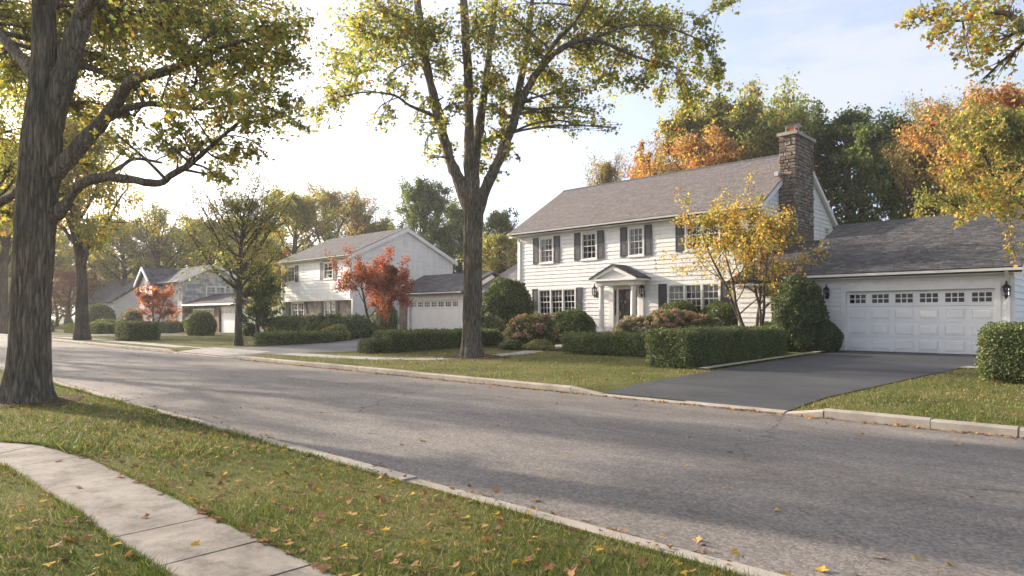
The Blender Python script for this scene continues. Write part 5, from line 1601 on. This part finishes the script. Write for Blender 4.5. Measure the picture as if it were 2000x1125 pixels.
# ------------------------------------------------------------------ hedges and shrubs
def lump(P, s=1.0, a=.05):
    x, y, z = P[:, 0] * s, P[:, 1] * s, P[:, 2] * s
    return a * (np.sin(3.1 * x + 1.3 * np.sin(2.2 * z)) * np.cos(2.7 * y + .9 * z) + .6 * np.sin(6.3 * x - 2 * y) * np.sin(5.7 * z + y) + .35 * np.sin(11 * y + 9 * x) * np.cos(10 * z))
def rounded(h, r, P):
    h = np.asarray(h)
    q = np.clip(P, -(h - r), h - r)
    n = unit(P - q)
    return q + n * r, n
def box_samples(rg, h, n):
    hx, hy, hz = h
    ar = np.array([hy * hz, hy * hz, hx * hz, hx * hz, hx * hy])
    fc = rg.choice(5, n, p=ar / ar.sum())
    u = rg.uniform(-1, 1, (n, 3))
    for k, (ax, sg) in enumerate(((0, 1), (0, -1), (1, 1), (1, -1), (2, 1))):
        u[fc == k, ax] = sg
    return u * np.array(h)
def cube_grid(h, n=14):
    vs_, fs = [], []
    for ax, sg in ((0, 1), (0, -1), (1, 1), (1, -1), (2, 1), (2, -1)):
        o = len(vs_) * (n + 1) ** 2
        g = np.linspace(-1, 1, n + 1)
        A, B = np.meshgrid(g, g)
        v = np.zeros(((n + 1) ** 2, 3)); v[:, ax] = sg; v[:, (ax + 1) % 3] = A.ravel(); v[:, (ax + 2) % 3] = B.ravel()
        vs_.append(v * np.array(h))
        i = (np.arange(n)[:, None] * (n + 1) + np.arange(n)[None]).ravel()
        fs.append(np.stack([i, i + 1, i + n + 2, i + n + 1], 1) + o)
    return np.concatenate(vs_), np.concatenate(fs)
HG = [(DGR, .3), (GRN, 2.4), (OLV, 2.3), (BRN, .12), (YGR, .3)]
HGL = [(DGR, .4), (GRN, 2.2), (OLV, 2.2), (YGR, .5)]
def hedge(boxes, label, n, size=.055, palette=HG, cat='hedge', name='hedge', r=.15, a=.035, seed=0, group='clipped hedges', shape=DIAM, stems=True, sink=.05):
    """boxes: list of (cx, cy, z0, hx, hy, height, rot)"""
    rg = np.random.default_rng(900 + seed)
    V, F1, F2, C, off = [], [], [], [], 0
    tot = sum(b[3] * b[4] + b[5] * (b[3] + b[4]) for b in boxes)
    base = boxes[0]
    org = np.array([base[0], base[1], base[2]])
    for cx, cy_, z0, hx, hy, hh, rot in boxes:
        h = np.array([hx, hy, hh / 2])
        ctr = np.array([cx, cy_, z0 + hh / 2])
        M = np.array([[math.cos(rot), -math.sin(rot), 0], [math.sin(rot), math.cos(rot), 0], [0, 0, 1]])
        rr = min(r, hx * .95, hy * .95, hh * .48)
        # core
        v, f = cube_grid(h)
        v, nn = rounded(h, rr, v)
        v = v + nn * (lump(v + ctr, 1, a)[:, None] - .07)
        V.append(v @ M.T + ctr - org); F1.append(f + off); off += len(v)
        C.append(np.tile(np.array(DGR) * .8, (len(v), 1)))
        k = int(n * (hx * hy + hh * (hx + hy)) / tot)
        P = box_samples(rg, h, k)
        P, nn = rounded(h, rr, P)
        P = P + nn * (lump(P + ctr, 1, a) + rg.normal(-.02, .035, k) + (rg.uniform(0, 1, k) < .03) * .05)[:, None]
        ax = rg.normal(0, .7, (k, 3)) + nn * .5 + np.array([0, 0, .35])
        nr = nn + rg.normal(0, .55, (k, 3))
        v, f = leaf_arrays(P, ax, nr, size * rg.uniform(.65, 1.35, k), shape)
        V.append(v @ M.T + ctr - org); F2.append(f + off); off += len(v)
        C.append(np.repeat(pick(rg, palette, k), len(shape), 0))
    me = np_mesh(name, np.concatenate(V), [np.concatenate(F1), np.concatenate(F2)], 'hedge_leaf', np.concatenate(C))
    return put(name, me, None, org, label=label, category=cat, group=group)
def shrub(ctr, rad, label, n, size=.07, palette=HG, name='shrub', cat='shrub', seed=0, a=.1, group='garden shrubs', shape=DIAM, flowers=0, fpal=None, ls=1.0, flat=0.0, fsize=.1):
    """rounded bush: ctr is the base centre, rad = (rx, ry, height)"""
    rg = np.random.default_rng(700 + seed)
    ctr = np.asarray(ctr, float); rx, ry, hh = rad
    R3 = np.array([rx, ry, hh * .62])
    mid = np.array([0, 0, hh * .42])
    def surf(U):
        P = U * R3 + mid
        P = P * 1.0
        P += unit(U) * lump(P * 1 + ctr, ls, a)[:, None]
        P[:, 2] = np.maximum(P[:, 2], .02)
        return P
    v, f = cube_grid((1, 1, 1), 12)
    U = unit(v)
    cv = surf(U) * np.array([.9, .9, .93])
    U2 = unit(rg.normal(0, 1, (n, 3)) + np.array([0, 0, .25]))
    P = surf(U2) * (1 - np.abs(rg.normal(0, .05, (n, 1))))
    ax = rg.normal(0, .7, (n, 3)) + U2 * .6 + np.array([0, 0, .2])
    lvv, lf = leaf_arrays(P, ax, U2 + rg.normal(0, .55, (n, 3)), size * rg.uniform(.6, 1.4, n), shape)
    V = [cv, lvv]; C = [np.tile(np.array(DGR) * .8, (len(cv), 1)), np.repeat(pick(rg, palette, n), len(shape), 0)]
    me = np_mesh(name, np.concatenate(V), [f, lf + len(cv)], 'hedge_leaf', np.concatenate(C))
    o = put(name, me, None, ctr, label=label, category=cat, group=group)
    if flowers:
        FV, FF, FC, off = [], [], [], 0
        U3 = unit(rg.normal(0, 1, (flowers, 3)) + np.array([-.1, -.4, .6]))
        Pc = surf(U3) * 1.02
        for q in range(flowers):
            m_ = 34
            d = unit(rg.normal(0, 1, (m_, 3)))
            fs = fsize * rg.uniform(.7, 1.25)
            pp = Pc[q] + d * fs * np.array([1, 1, .85])
            v_, f_ = leaf_arrays(pp, np.cross(d, rg.normal(0, 1, (m_, 3))), d, np.full(m_, fs * .75), DIAM)
            FV.append(v_); FF.append(f_ + off); off += len(v_)
            FC.append(np.repeat(np.array(fpal[int(rg.integers(len(fpal)))]) * rg.uniform(.8, 1.2, (m_, 1)), 4, 0))
        put('flower_heads', np_mesh('flower_heads', np.concatenate(FV), [np.concatenate(FF)], 'dry_leaf', np.concatenate(FC)), o, ctr)
    return o
def hbox(pa, pb, py, depth_, top, zoff=0):
    """hedge box from photo: front-bottom edge runs pa..pb at height py; returns (cx, cy, z0, hx, hy, h, rot)"""
    A, B = gp(pa, py if not isinstance(py, tuple) else py[0]), gp(pb, py if not isinstance(py, tuple) else py[1])
    t = unit(B - A); nrm = np.array([-t[1], t[0], 0])
    if nrm[1] < 0: nrm = -nrm
    c = (A + B) / 2 + nrm * depth_ / 2
    d = depth(*((A + B) / 2)[:2])
    z1 = CAMH + (HZ - top) * d / FPX
    L = np.linalg.norm((B - A)[:2])
    return (c[0], c[1], min(A[2], B[2]) - .03, L / 2, depth_ / 2, z1 - min(A[2], B[2]) + .03, math.atan2(t[1], t[0]))
G = ground
strip('planting_bed', 'mulch', [(-23.5, 19.4), (-8.5, 19.4)], [(-24.5, 28.2), (-9.0, 24.9)], 0.007, n=10)
strip('neighbour_planting_bed', 'mulch', [(-37.5, 18.8), (-30.2, 18.6)], [(-44, 27.6), (-36.2, 27.4)], 0.007, n=8)
def mulch_ring(name, cx, cy_, rad, seed):
    r4 = np.random.default_rng(seed); n = 40
    th = np.arange(n) * 2 * np.pi / n
    rr = rad * (1 + .12 * np.sin(3 * th + 1) + .08 * np.sin(7 * th) + r4.normal(0, .05, n))
    m = MB(); m.v = [(cx, cy_, G(cx, cy_) + .05)] + [(cx + r_ * math.cos(t), cy_ + r_ * math.sin(t), G(cx + r_ * math.cos(t), cy_ + r_ * math.sin(t)) + .008) for r_, t in zip(rr, th)]
    m.f = [(0, i + 1, (i + 1) % n + 1) for i in range(n)]
    put(name, m.mesh(name, 'mulch'), kind='structure')
mulch_ring('mulch_ring', -16.7, 15.7, 1.15, 3)
mulch_ring('mulch_ring', -14.2, 2.65, 0.85, 4)
hedge([(-14.6, 19.05, G(-14, 18.7) - .02, .62, .5, .70, 0), (-13.35, 19.1, G(-14, 18.7) - .02, .72, .48, .73, .05), (-11.95, 19.15, G(-12, 18.7) - .02, .78, .5, .72, .02)], 'low clipped hedge of three lobes on the lawn below the front door', 17000, .05, seed=1, palette=HGL)
hedge([(-9.3, 19.2, .17, .62, 3.4, 1.04, 0)], 'tall clipped hedge along the dark driveway', 30000, .048, seed=2, palette=HG)
hedge([(-.75, 17.5, .2, 1.75, .85, 1.2, 0)], 'square clipped hedge on the lawn at the right edge of the photo', 22000, .05, seed=3, palette=HG, r=.3)
hedge([(-21.4, 18.2, .18, .62, 3.0, .82, 0), (-21.7, 14.95, .16, .42, .4, .52, 0)], 'long dark hedge behind the four stemmed maple, with low rounded end', 22000, .055, seed=4)
hedge([(-30.6, 16.6, .2, .5, 1.9, .58, 0)], 'low pale hedge beside the neighbouring driveway', 8000, .065, seed=5, palette=[(GRN, 2), (OLV, 1.6), (YGR, 1)])
hedge([(-40.6, 21.6, .25, 1.7, .9, 1.3, 0)], 'rounded dark hedge under the neighbouring ground floor windows', 9000, .08, seed=6, r=.55, a=.05)
hedge([(-44.6, 13.75, .1, 1.15, .9, 1.12, 0)], 'single clipped hedge block beside the far footpath', 9000, .07, seed=7)
hedge([(-64.5, 22, .05, 2.5, .5, .95, 0)], 'long straight hedge in front of the stone house', 7000, .09, seed=8)
hedge([(-68.2, 16.2, .05, 2.2, .5, .85, 0)], 'far dark hedge seen between the two left trunks', 5000, .09, seed=9)
hedge([(-64.6, 17, .05, 1.3, .6, .95, 0)], 'far hedge block behind the single clipped block', 4000, .09, seed=10)
hedge([(-62.9, 17.4, .05, .8, .5, .9, 0)], 'small far hedge beside the far driveway', 3000, .09, seed=11)
hedge([(-76, 22, .05, 4.5, .6, .9, 0)], 'farthest hedge below the maroon tree', 5000, .1, seed=12, palette=HGL)
hedge([(-86, 15.6, .05, 10, .6, 1.15, 0)], 'long far hedge running along the street at the far left', 9000, .11, seed=13)
for px, top, d, lab in ((38, 556, 88, 'low bushy tree past the far hedge, right behind the massive trunk'), (112, 566, 86, 'low bushy tree past the far hedge, just right of the massive trunk'), (4, 545, 94, 'low bushy tree past the far hedge at the left edge'), (-40, 550, 90, 'low bushy tree past the far hedge beyond the left edge')):
    bgtree('low_olive', px, top, d, lab, 1.6)
def sh(px, d, rx, hh, label, n, size, **k):
    p = at(px, HZ, d); z = G(p[0], p[1])
    return shrub((p[0], p[1], z - .02), (rx, rx * k.pop('ry', 1.0), hh), label, n, size, **k)
sh(990, 36.0, 1.45, 3.1, 'big round green shrub at the left corner of the big white house', 16000, .1, seed=1, palette=[(GRN, 2), (OLV, 1.4), (DGR, 1.4), (YGR, .4)], a=.14)
FP = [(.42, .26, .19), (.48, .36, .22), (.36, .22, .16), (.40, .34, .20), (.45, .24, .17)]
sh(1038, 27.3, 1.0, 1.35, 'fading pink hydrangea left of the front walk', 6000, .08, seed=2, palette=[(OLV, 2), (GRN, 1.4), (BRN, .8)], flowers=85, fpal=FP, name='hydrangea', group='hydrangeas', a=.1)
sh(1112, 30.5, 1.25, 1.5, 'dark rounded shrub under the left ground floor windows', 10000, .08, seed=3, ry=.9)
sh(1062, 31.5, .8, 1.2, 'dark shrub between the round shrub and the hydrangea', 5000, .08, seed=4)
sh(1245, 28.2, .95, 1.2, 'pale hydrangea right beside the front step', 5000, .08, seed=5, palette=[(OLV, 2), (GRN, 1.6), (TAN, .6)], flowers=80, fpal=[(.45, .38, .25), (.42, .30, .22), (.40, .36, .24)], name='hydrangea', group='hydrangeas')
sh(1312, 28.0, 1.25, 1.45, 'wide rusty pink hydrangea in front of the right windows', 8000, .08, seed=6, palette=[(OLV, 2), (GRN, 1.6), (BRN, .6)], flowers=120, fpal=FP, name='hydrangea', group='hydrangeas')
sh(1375, 27.4, .8, 1.2, 'small pinkish hydrangea next to the orange maple', 5000, .08, seed=7, palette=[(OLV, 2), (GRN, 1.6), (BRN, .6)], flowers=50, fpal=FP, name='hydrangea', group='hydrangeas')
sh(1320, 30.6, 1.5, 1.75, 'dark green shrub behind the hydrangeas under the right windows', 9000, .08, seed=8, ry=.6)
sh(1405, 29.6, 1.2, 1.75, 'dark shrub at the right end of the house front', 7000, .08, seed=9, ry=.7)
sh(1558, 23.5, .92, 2.55, 'tall dark shrub between the orange maple and the garage', 14000, .075, seed=10, palette=[(DGR, 2.4), (GRN, 1.6), (OLV, .3)], a=.12)
sh(1612, 23.0, .52, 1.05, 'small round clipped shrub at the left of the garage door', 6500, .055, seed=11, a=.04, palette=[(GRN, 2), (DGR, 1.4)])
sh(1000, 26.6, .5, .42, 'low green mound at the foot of the pink hydrangea', 1800, .05, seed=12, palette=HGL)
sh(1050, 26.0, .8, .3, 'low yellow flowering groundcover beside the walk', 2600, .05, seed=13, palette=[(OLV, 2), (YGR, 2), (GOLD, 1.4)], ry=.6)
sh(1530, 24.2, .6, .8, 'low shrub behind the tall hedge by the driveway', 2500, .06, seed=14)
sh(1500, 25.6, .5, 1.0, 'grey green shrub under the orange maple', 2500, .06, seed=15, palette=HGL)
sh(640, 40, 1.5, 1.25, 'spreading juniper in the neighbouring bed', 6000, .11, seed=16, palette=[(GRN, 2), (OLV, 1.5), (BRN, .5)], a=.22)
sh(690, 39, 1.5, 1.15, 'spreading juniper nearer the crimson maple', 6000, .11, seed=17, palette=[(GRN, 2), (OLV, 1.6), (DGR, 1)], a=.22)
sh(610, 43, 1.0, 1.2, 'browning shrub under the neighbouring brick wall', 4000, .1, seed=18, palette=[(BRN, 1.4), (OLV, 1.6), (TAN, .6)], a=.16)
sh(655, 36, .8, .8, 'yellowing low shrub at the end of the pale hedge', 2500, .08, seed=19, palette=[(YGR, 2), (OLV, 1.4), (GOLD, .5)])
sh(752, 46, .9, 2.0, 'dark upright shrub beside the red brick pier', 3500, .1, seed=20)
sh(392, 48.2, 1.08, 1.75, 'round yellow green bush before the stone house windows', 8000, .085, seed=21, palette=[(OLV, 2), (YGR, 1.6), (GRN, 1)], a=.06)
sh(488, 45, .5, .85, 'small dark bush at the foot of the egg shaped tree', 2000, .08, seed=22)
sh(194, 72, 1.55, 2.75, 'large dark clipped dome far down the street', 7000, .13, seed=23, a=.04)
sh(205, 62, 1.3, 1.15, 'yellow topped low bush behind the far hedges', 3500, .11, seed=24, palette=[(YGR, 2), (OLV, 1.6)])
sh(345, 63, .9, 1.0, 'low bush under the stone house front window', 2000, .1, seed=25)
sh(255, 60, 1.0, 1.9, 'pale olive bush beside the small scarlet maple', 3500, .11, seed=26, palette=[(OLV, 2), (TAN, 1), (YGR, 1)], a=.2)
sh(955, 33, .8, 1.2, 'loose olive bush beside the thick trunk', 3000, .08, seed=27, palette=[(OLV, 2), (TAN, .8), (GRN, 1)], a=.2)

# ------------------------------------------------------------------ grass blades
PO, PI_ = np.array(PATH_O), np.array(PATH_I)
poly = np.concatenate([PO, PI_[::-1]])
def inside(P, poly):
    r_ = np.zeros(len(P), bool); j = len(poly) - 1
    for i in range(len(poly)):
        a, b = poly[i], poly[j]
        c = ((a[1] > P[:, 1]) != (b[1] > P[:, 1])) & (P[:, 0] < (b[0] - a[0]) * (P[:, 1] - a[1]) / (b[1] - a[1] + 1e-12) + a[0])
        r_ ^= c; j = i
    return r_
def vnoise(x, y, s):
    return (np.sin(x * s + 1.7 * np.sin(y * s * .7)) + np.sin(y * s * 1.3 + 2.1 * np.sin(x * s * .6 + 1)) + np.sin((x + y) * s * .8 + 3)) / 3
def blades(name, P, h, w, label, rgs, strawp=.12):
    n = len(P)
    a = rgs.uniform(0, 6.28, n)
    lean = rgs.normal(0, .5, (n, 2))
    hh = h * rgs.uniform(.4, 1.3, n) * (1 + .45 * vnoise(P[:, 0] * 1.0 + 3, P[:, 1] + 1, 3.3)) * (1 + (rgs.uniform(0, 1, n) < .03) * .8)
    sd = np.stack([np.cos(a), np.sin(a), np.zeros(n)], 1) * (w * rgs.uniform(.6, 1.4, n))[:, None]
    top = P + np.concatenate([lean * hh[:, None], hh[:, None]], 1)
    v = np.stack([P - sd, P + sd, top], 1).reshape(-1, 3)
    f = np.arange(3 * n).reshape(-1, 3)
    pn = vnoise(P[:, 0], P[:, 1], 1.9) * .5 + rgs.normal(0, .35, n)
    g1, g2, g3_, st = np.array((.065, .10, .026)), np.array((.11, .145, .038)), np.array((.19, .195, .06)), np.array((.36, .29, .16))
    c = np.where((pn < -.25)[:, None], g1, np.where((pn < .3)[:, None], g2, g3_)) * rgs.uniform(.75, 1.3, (n, 1))
    stw = rgs.uniform(0, 1, n) < strawp * (1 + .8 * vnoise(P[:, 0] + 5, P[:, 1], 1.1))
    c[stw] = st * rgs.uniform(.6, 1.2, (stw.sum(), 1))
    return put(name, np_mesh(name, v, [f], 'grass_blade', np.repeat(c, 3, 0)), label=label, category='grass', kind='stuff')
rgs = np.random.default_rng(77)
def sample(n, dmin, dmax, kmin=-1.25, kmax=1.15):
    d = np.exp(rgs.uniform(math.log(dmin), math.log(dmax), n))
    k = rgs.uniform(kmin, kmax, n)
    return np.stack([-d * SN + k * d * CS, d * CS + k * d * SN], 1)
Q = sample(330000, 2.2, 22)
ok = (Q[:, 1] < 3.72) & (Q[:, 1] > -6)
Q = Q[ok]; Q = Q[~inside(Q, poly)]
dist = depth(Q[:, 0], Q[:, 1])
P3 = np.concatenate([Q, np.full((len(Q), 1), .095)], 1)
def edge_pts(E, n, sgn):
    t = rgs.uniform(0, len(E) - 1.001, n); i = t.astype(int); w = (t - i)[:, None]
    p = E[i] * (1 - w) + E[i + 1] * w
    p[:, 1] += sgn * np.abs(rgs.normal(0, .02, n)) - sgn * .012
    return p
ED = np.concatenate([edge_pts(PO[3:], 9000, 1), edge_pts(PI_[3:], 9000, -1), np.stack([rgs.uniform(-20, 2, 7000), rgs.uniform(3.66, 3.70, 7000)], 1)])
P3 = np.concatenate([P3, np.concatenate([ED, np.full((len(ED), 1), .095)], 1)]); dist = depth(P3[:, 0], P3[:, 1])
nearm = dist < 7
blades('verge_grass', P3[nearm], .043, .0034, 'short green grass of the near verge and lawn', rgs)
blades('far_verge_grass', P3[~nearm], .055, .007, 'grass of the near verge beyond the massive maple', rgs)
Q = sample(260000, 9, 50)
x_, y_ = Q[:, 0], Q[:, 1]
ok = (y_ > 11.14) & (y_ < 27)
lx = np.interp(y_, [p[1] for p in DL], [p[0] for p in DL]); rx_ = np.interp(y_, [p[1] for p in DRR], [p[0] for p in DRR])
ok &= ~((x_ > lx - .05) & (x_ < rx_ + .02))
ndl = np.interp(y_, [11.13, 14, 18, 22, 30.2], [-31, -29.8, -29.8, -32.5, -39.2]); ndr = np.interp(y_, [11.13, 13.2, 15, 18, 22, 30], [-25.2, -23.8, -22.5, -22.6, -25, -33.3])
ok &= ~((x_ > ndl) & (x_ < ndr))
ok &= ~((x_ > -61.6) & (x_ < -57.5))
ok &= ~((y_ > 19.4) & (x_ > -24.5) & (x_ < -8.3))
for pl, w in ((FW, .45), (FW2, .4)):
    pl = np.array(pl)
    for a, b in zip(pl[:-1], pl[1:]):
        ab = b - a; t = np.clip(((Q - a) @ ab) / (ab @ ab), 0, 1)
        ok &= np.linalg.norm(Q - a - t[:, None] * ab, axis=1) > w
Q = Q[ok]
Z = np.array([ground(a, b) for a, b in Q])
blades('far_lawn_grass', np.concatenate([Q, Z[:, None] - .005], 1), .045, .009, 'mown lawns in front of the houses', rgs, .22)

# ------------------------------------------------------------------ fallen leaves
LC = [(.30, .17, .08), (.24, .12, .05), (.42, .27, .10), (.48, .30, .05), (.36, .20, .11), (.20, .10, .06)]
def fallen_mesh(i):
    r3 = np.random.default_rng(400 + i)
    s = MAPLE.copy(); s += r3.normal(0, .02, s.shape)
    z = .22 * s[:, 0] ** 2 * r3.uniform(.4, 2.4) + .25 * (s[:, 1] - .5) ** 2 * r3.uniform(-.5, 1.6) + r3.normal(0, .035, len(s))
    ctr = np.array([[0, .45, 0.0]])
    v = np.concatenate([np.stack([s[:, 0], s[:, 1], z], 1), ctr, [[-.012, -.35, .03], [.012, -.35, .03]]])
    v[:, 2] -= v[:, 2].min() - .01
    n = len(s)
    tri = np.array([(k, (k + 1) % n, n) for k in range(n)] + [(0, n + 1, n + 2)])
    c = np.array(LC[i % len(LC)]) * r3.uniform(.85, 1.15)
    return np_mesh('fallen_leaf', v, [tri], 'dry_leaf', np.tile(c, (len(v), 1)))
FM = [fallen_mesh(i) for i in range(12)]
def fleaf(p, i, s, label, group='fallen maple leaves'):
    tilt = rgs.normal(0, .18, 2)
    put('fallen_leaf', FM[i], None, p, (tilt[0], tilt[1], rgs.uniform(0, 6.28)), (s, s, s), label=label, category='leaf', group=group)
def onroad(px, py):
    p = gp(px, py); 
    for _ in range(3):
        z = roadz(0, p[1]) if 3.9 < p[1] < 10.95 else ground(p[0], p[1])
        p = at(px, py, FPX * (CAMH - z) / (py - HZ))
    return p
ROADL = [((723, 845), 2, 'pale curled leaf lying alone on the road, nearest the tree shadow'), ((826, 862), 2, 'pale flat leaf lying alone mid road, right of the curled one'), ((1420, 883), 3, 'single tan leaf on the road below the driveway'), ((1868, 869), 3, 'single yellowish leaf on the road near the far kerb at right'),
         ((1360, 1053), 2, 'tan leaf on the asphalt just off the near kerb'), ((1445, 1083), 3, 'upright yellow leaf against the near kerb at the bottom'), ((1715, 1093), 4, 'isolated brown leaf on the asphalt at the bottom right'), ((1600, 1119), 3, 'golden leaf at the very bottom edge of the road'), ((1053, 978), 2, 'small pale leaf on the asphalt beside the near kerb'), ((975, 960), 4, 'curled brown leaf in the gutter of the near kerb')]
for (px, py), c, lab in ROADL:
    p = onroad(px, py); fleaf((p[0], p[1], p[2] + .004), c + 6 * (px % 2), .085, lab, 'leaves on the road')
PATHL = [((290, 1014), 1, 'brown leaf standing mid path'), ((373, 1068), 3, 'bright orange leaf on the path by a joint'), ((112, 903), 1, 'brown leaf on the far end of the path'), ((148, 955), 2, 'tan leaf near the middle of the path'), ((388, 1000), 1, 'curled brown leaf by the outer edge of the path')]
for (px, py), c, lab in PATHL:
    p = gp(px, py); fleaf((p[0], p[1], p[2] + .016), c, .08, lab, 'leaves on the path')
GR = [(470, 948), (690, 1013), (732, 1050), (1063, 1066), (1243, 1107), (900, 1113), (735, 1096), (680, 1100), (1025, 1107), (1150, 1112), (580, 908), (640, 1050), (820, 1070), (560, 1000), (600, 960), (980, 1040), (1320, 1112), (1180, 1085), (850, 1015), (760, 985), (330, 905), (250, 860), (420, 880), (100, 1080), (180, 1100), (60, 1040), (140, 1030), (30, 1100), (220, 1075), (90, 985), (500, 930), (1080, 1112), (780, 1110), (700, 1070), (620, 1020), (300, 850), (380, 925), (540, 1050), (940, 1090), (1120, 1040)]
CN = ['brown', 'dark brown', 'tan', 'golden', 'rusty', 'dull brown']
LG = ['fallen maple leaf on the grass verge between path and kerb', 'fallen leaf on the small lawn left of the path']
for q, (px, py) in enumerate(GR):
    p = gp(px, py); ci = int(rgs.integers(12))
    fleaf((p[0], p[1], p[2] + .035), ci, rgs.uniform(.06, .1), CN[ci % 6] + ' ' + (LG[1] if p[1] < 1.4 else LG[0]), 'leaves on the left lawn' if p[1] < 1.4 else 'leaves on the verge')
for q in range(60):
    x0 = -2.6 - 6 * rgs.uniform(0, 1) ** 1.1
    yy = np.interp(-x0, -PO[::1, 0], PO[:, 1]) + abs(rgs.normal(0, .05)) - .03
    fleaf((x0, yy, .112 + rgs.uniform(.0, .03)), int(rgs.choice([0, 1, 4, 5, 6, 7, 10])), rgs.uniform(.05, .085), 'brown leaf in the drift along the outer edge of the path', 'leaf drift along the path')
# small litter: gutters, verge, road, under the trees
LP, LS = [], []
def scat(n, f, s):
    for _ in range(n):
        LP.append(f()); LS.append(rgs.uniform(.6, 1.3) * s)
scat(1500, lambda: (rgs.uniform(-24, 6), 10.93 - abs(rgs.normal(0, .09)), .012), .06)
scat(420, lambda: (rgs.uniform(-55, -24), 10.93 - abs(rgs.normal(0, .12)), .012), .07)
scat(1300, lambda: (rgs.uniform(-22, 1), 3.92 + abs(rgs.normal(0, .10)), .012), .05)
scat(130, lambda: (rgs.uniform(-22, 1), rgs.uniform(3.71, 3.88), .112), .045)
scat(800, lambda: (rgs.uniform(-14, 0), rgs.uniform(2.1, 3.66), .125), .06)
scat(500, lambda: (rgs.uniform(-9, -2), rgs.uniform(-.5, 1.36), .125), .055)
scat(240, lambda: (-14.1 + rgs.normal(0, 1.3), 2.7 + rgs.normal(0, .7), .115), .06)
scat(200, lambda: (-16.8 + rgs.normal(0, 1.4), 15.7 + rgs.normal(0, 1.2), .24), .07)
scat(900, lambda: (rgs.uniform(-22, -1), rgs.uniform(11.3, 18.5), .26), .06)
scat(300, lambda: (rgs.uniform(-30, 4), rgs.uniform(4.3, 10.8), .05), .05)
scat(120, lambda: (rgs.uniform(-8.2, -7.8), rgs.uniform(14, 24.5), .33), .06)
LP = np.array(LP)
keep = ~((LP[:, 2] > .2) & (LP[:, 0] > -7.9) & (LP[:, 0] < -3.2))
LP, LS = LP[keep], np.array(LS)[keep]
for i, (a, b, c) in enumerate(LP):
    if b > 11.14: LP[i, 2] = ground(a, b) + .03
    elif 3.95 < b < 10.9: LP[i, 2] = roadz(a, b) + .008
n = len(LP)
v, f = leaf_arrays(LP, np.concatenate([rgs.normal(0, 1, (n, 2)), rgs.normal(0, .25, (n, 1))], 1), np.array([0, 0, 1.]) + rgs.normal(0, .3, (n, 3)), LS, LOBED, .3)
cc = np.array(LC)[rgs.integers(0, len(LC), n)] * rgs.uniform(.7, 1.2, (n, 1))
put('leaf_litter', np_mesh('leaf_litter', v, [f], 'dry_leaf', np.repeat(cc, 8, 0)), label='small dry leaves scattered in the gutters and on the lawns', category='leaf litter', kind='stuff')

# ------------------------------------------------------------------ thin autumn haze over the whole street
hm = bpy.data.materials.new('haze'); hm.use_nodes = True
hn = hm.node_tree.nodes; hn.remove(hn['Principled BSDF'])
pv = hn.new('ShaderNodeVolumePrincipled'); pv.inputs['Density'].default_value = 0.0006; pv.inputs['Color'].default_value = (.97, .97, .98, 1); pv.inputs['Anisotropy'].default_value = .3
hm.node_tree.links.new(pv.outputs[0], hn['Material Output'].inputs['Volume'])
MATS['haze'] = hm
put('haze', MB().box(-950, 950, -520, 1250, -1.2, 24).mesh('haze', 'haze'), kind='stuff')
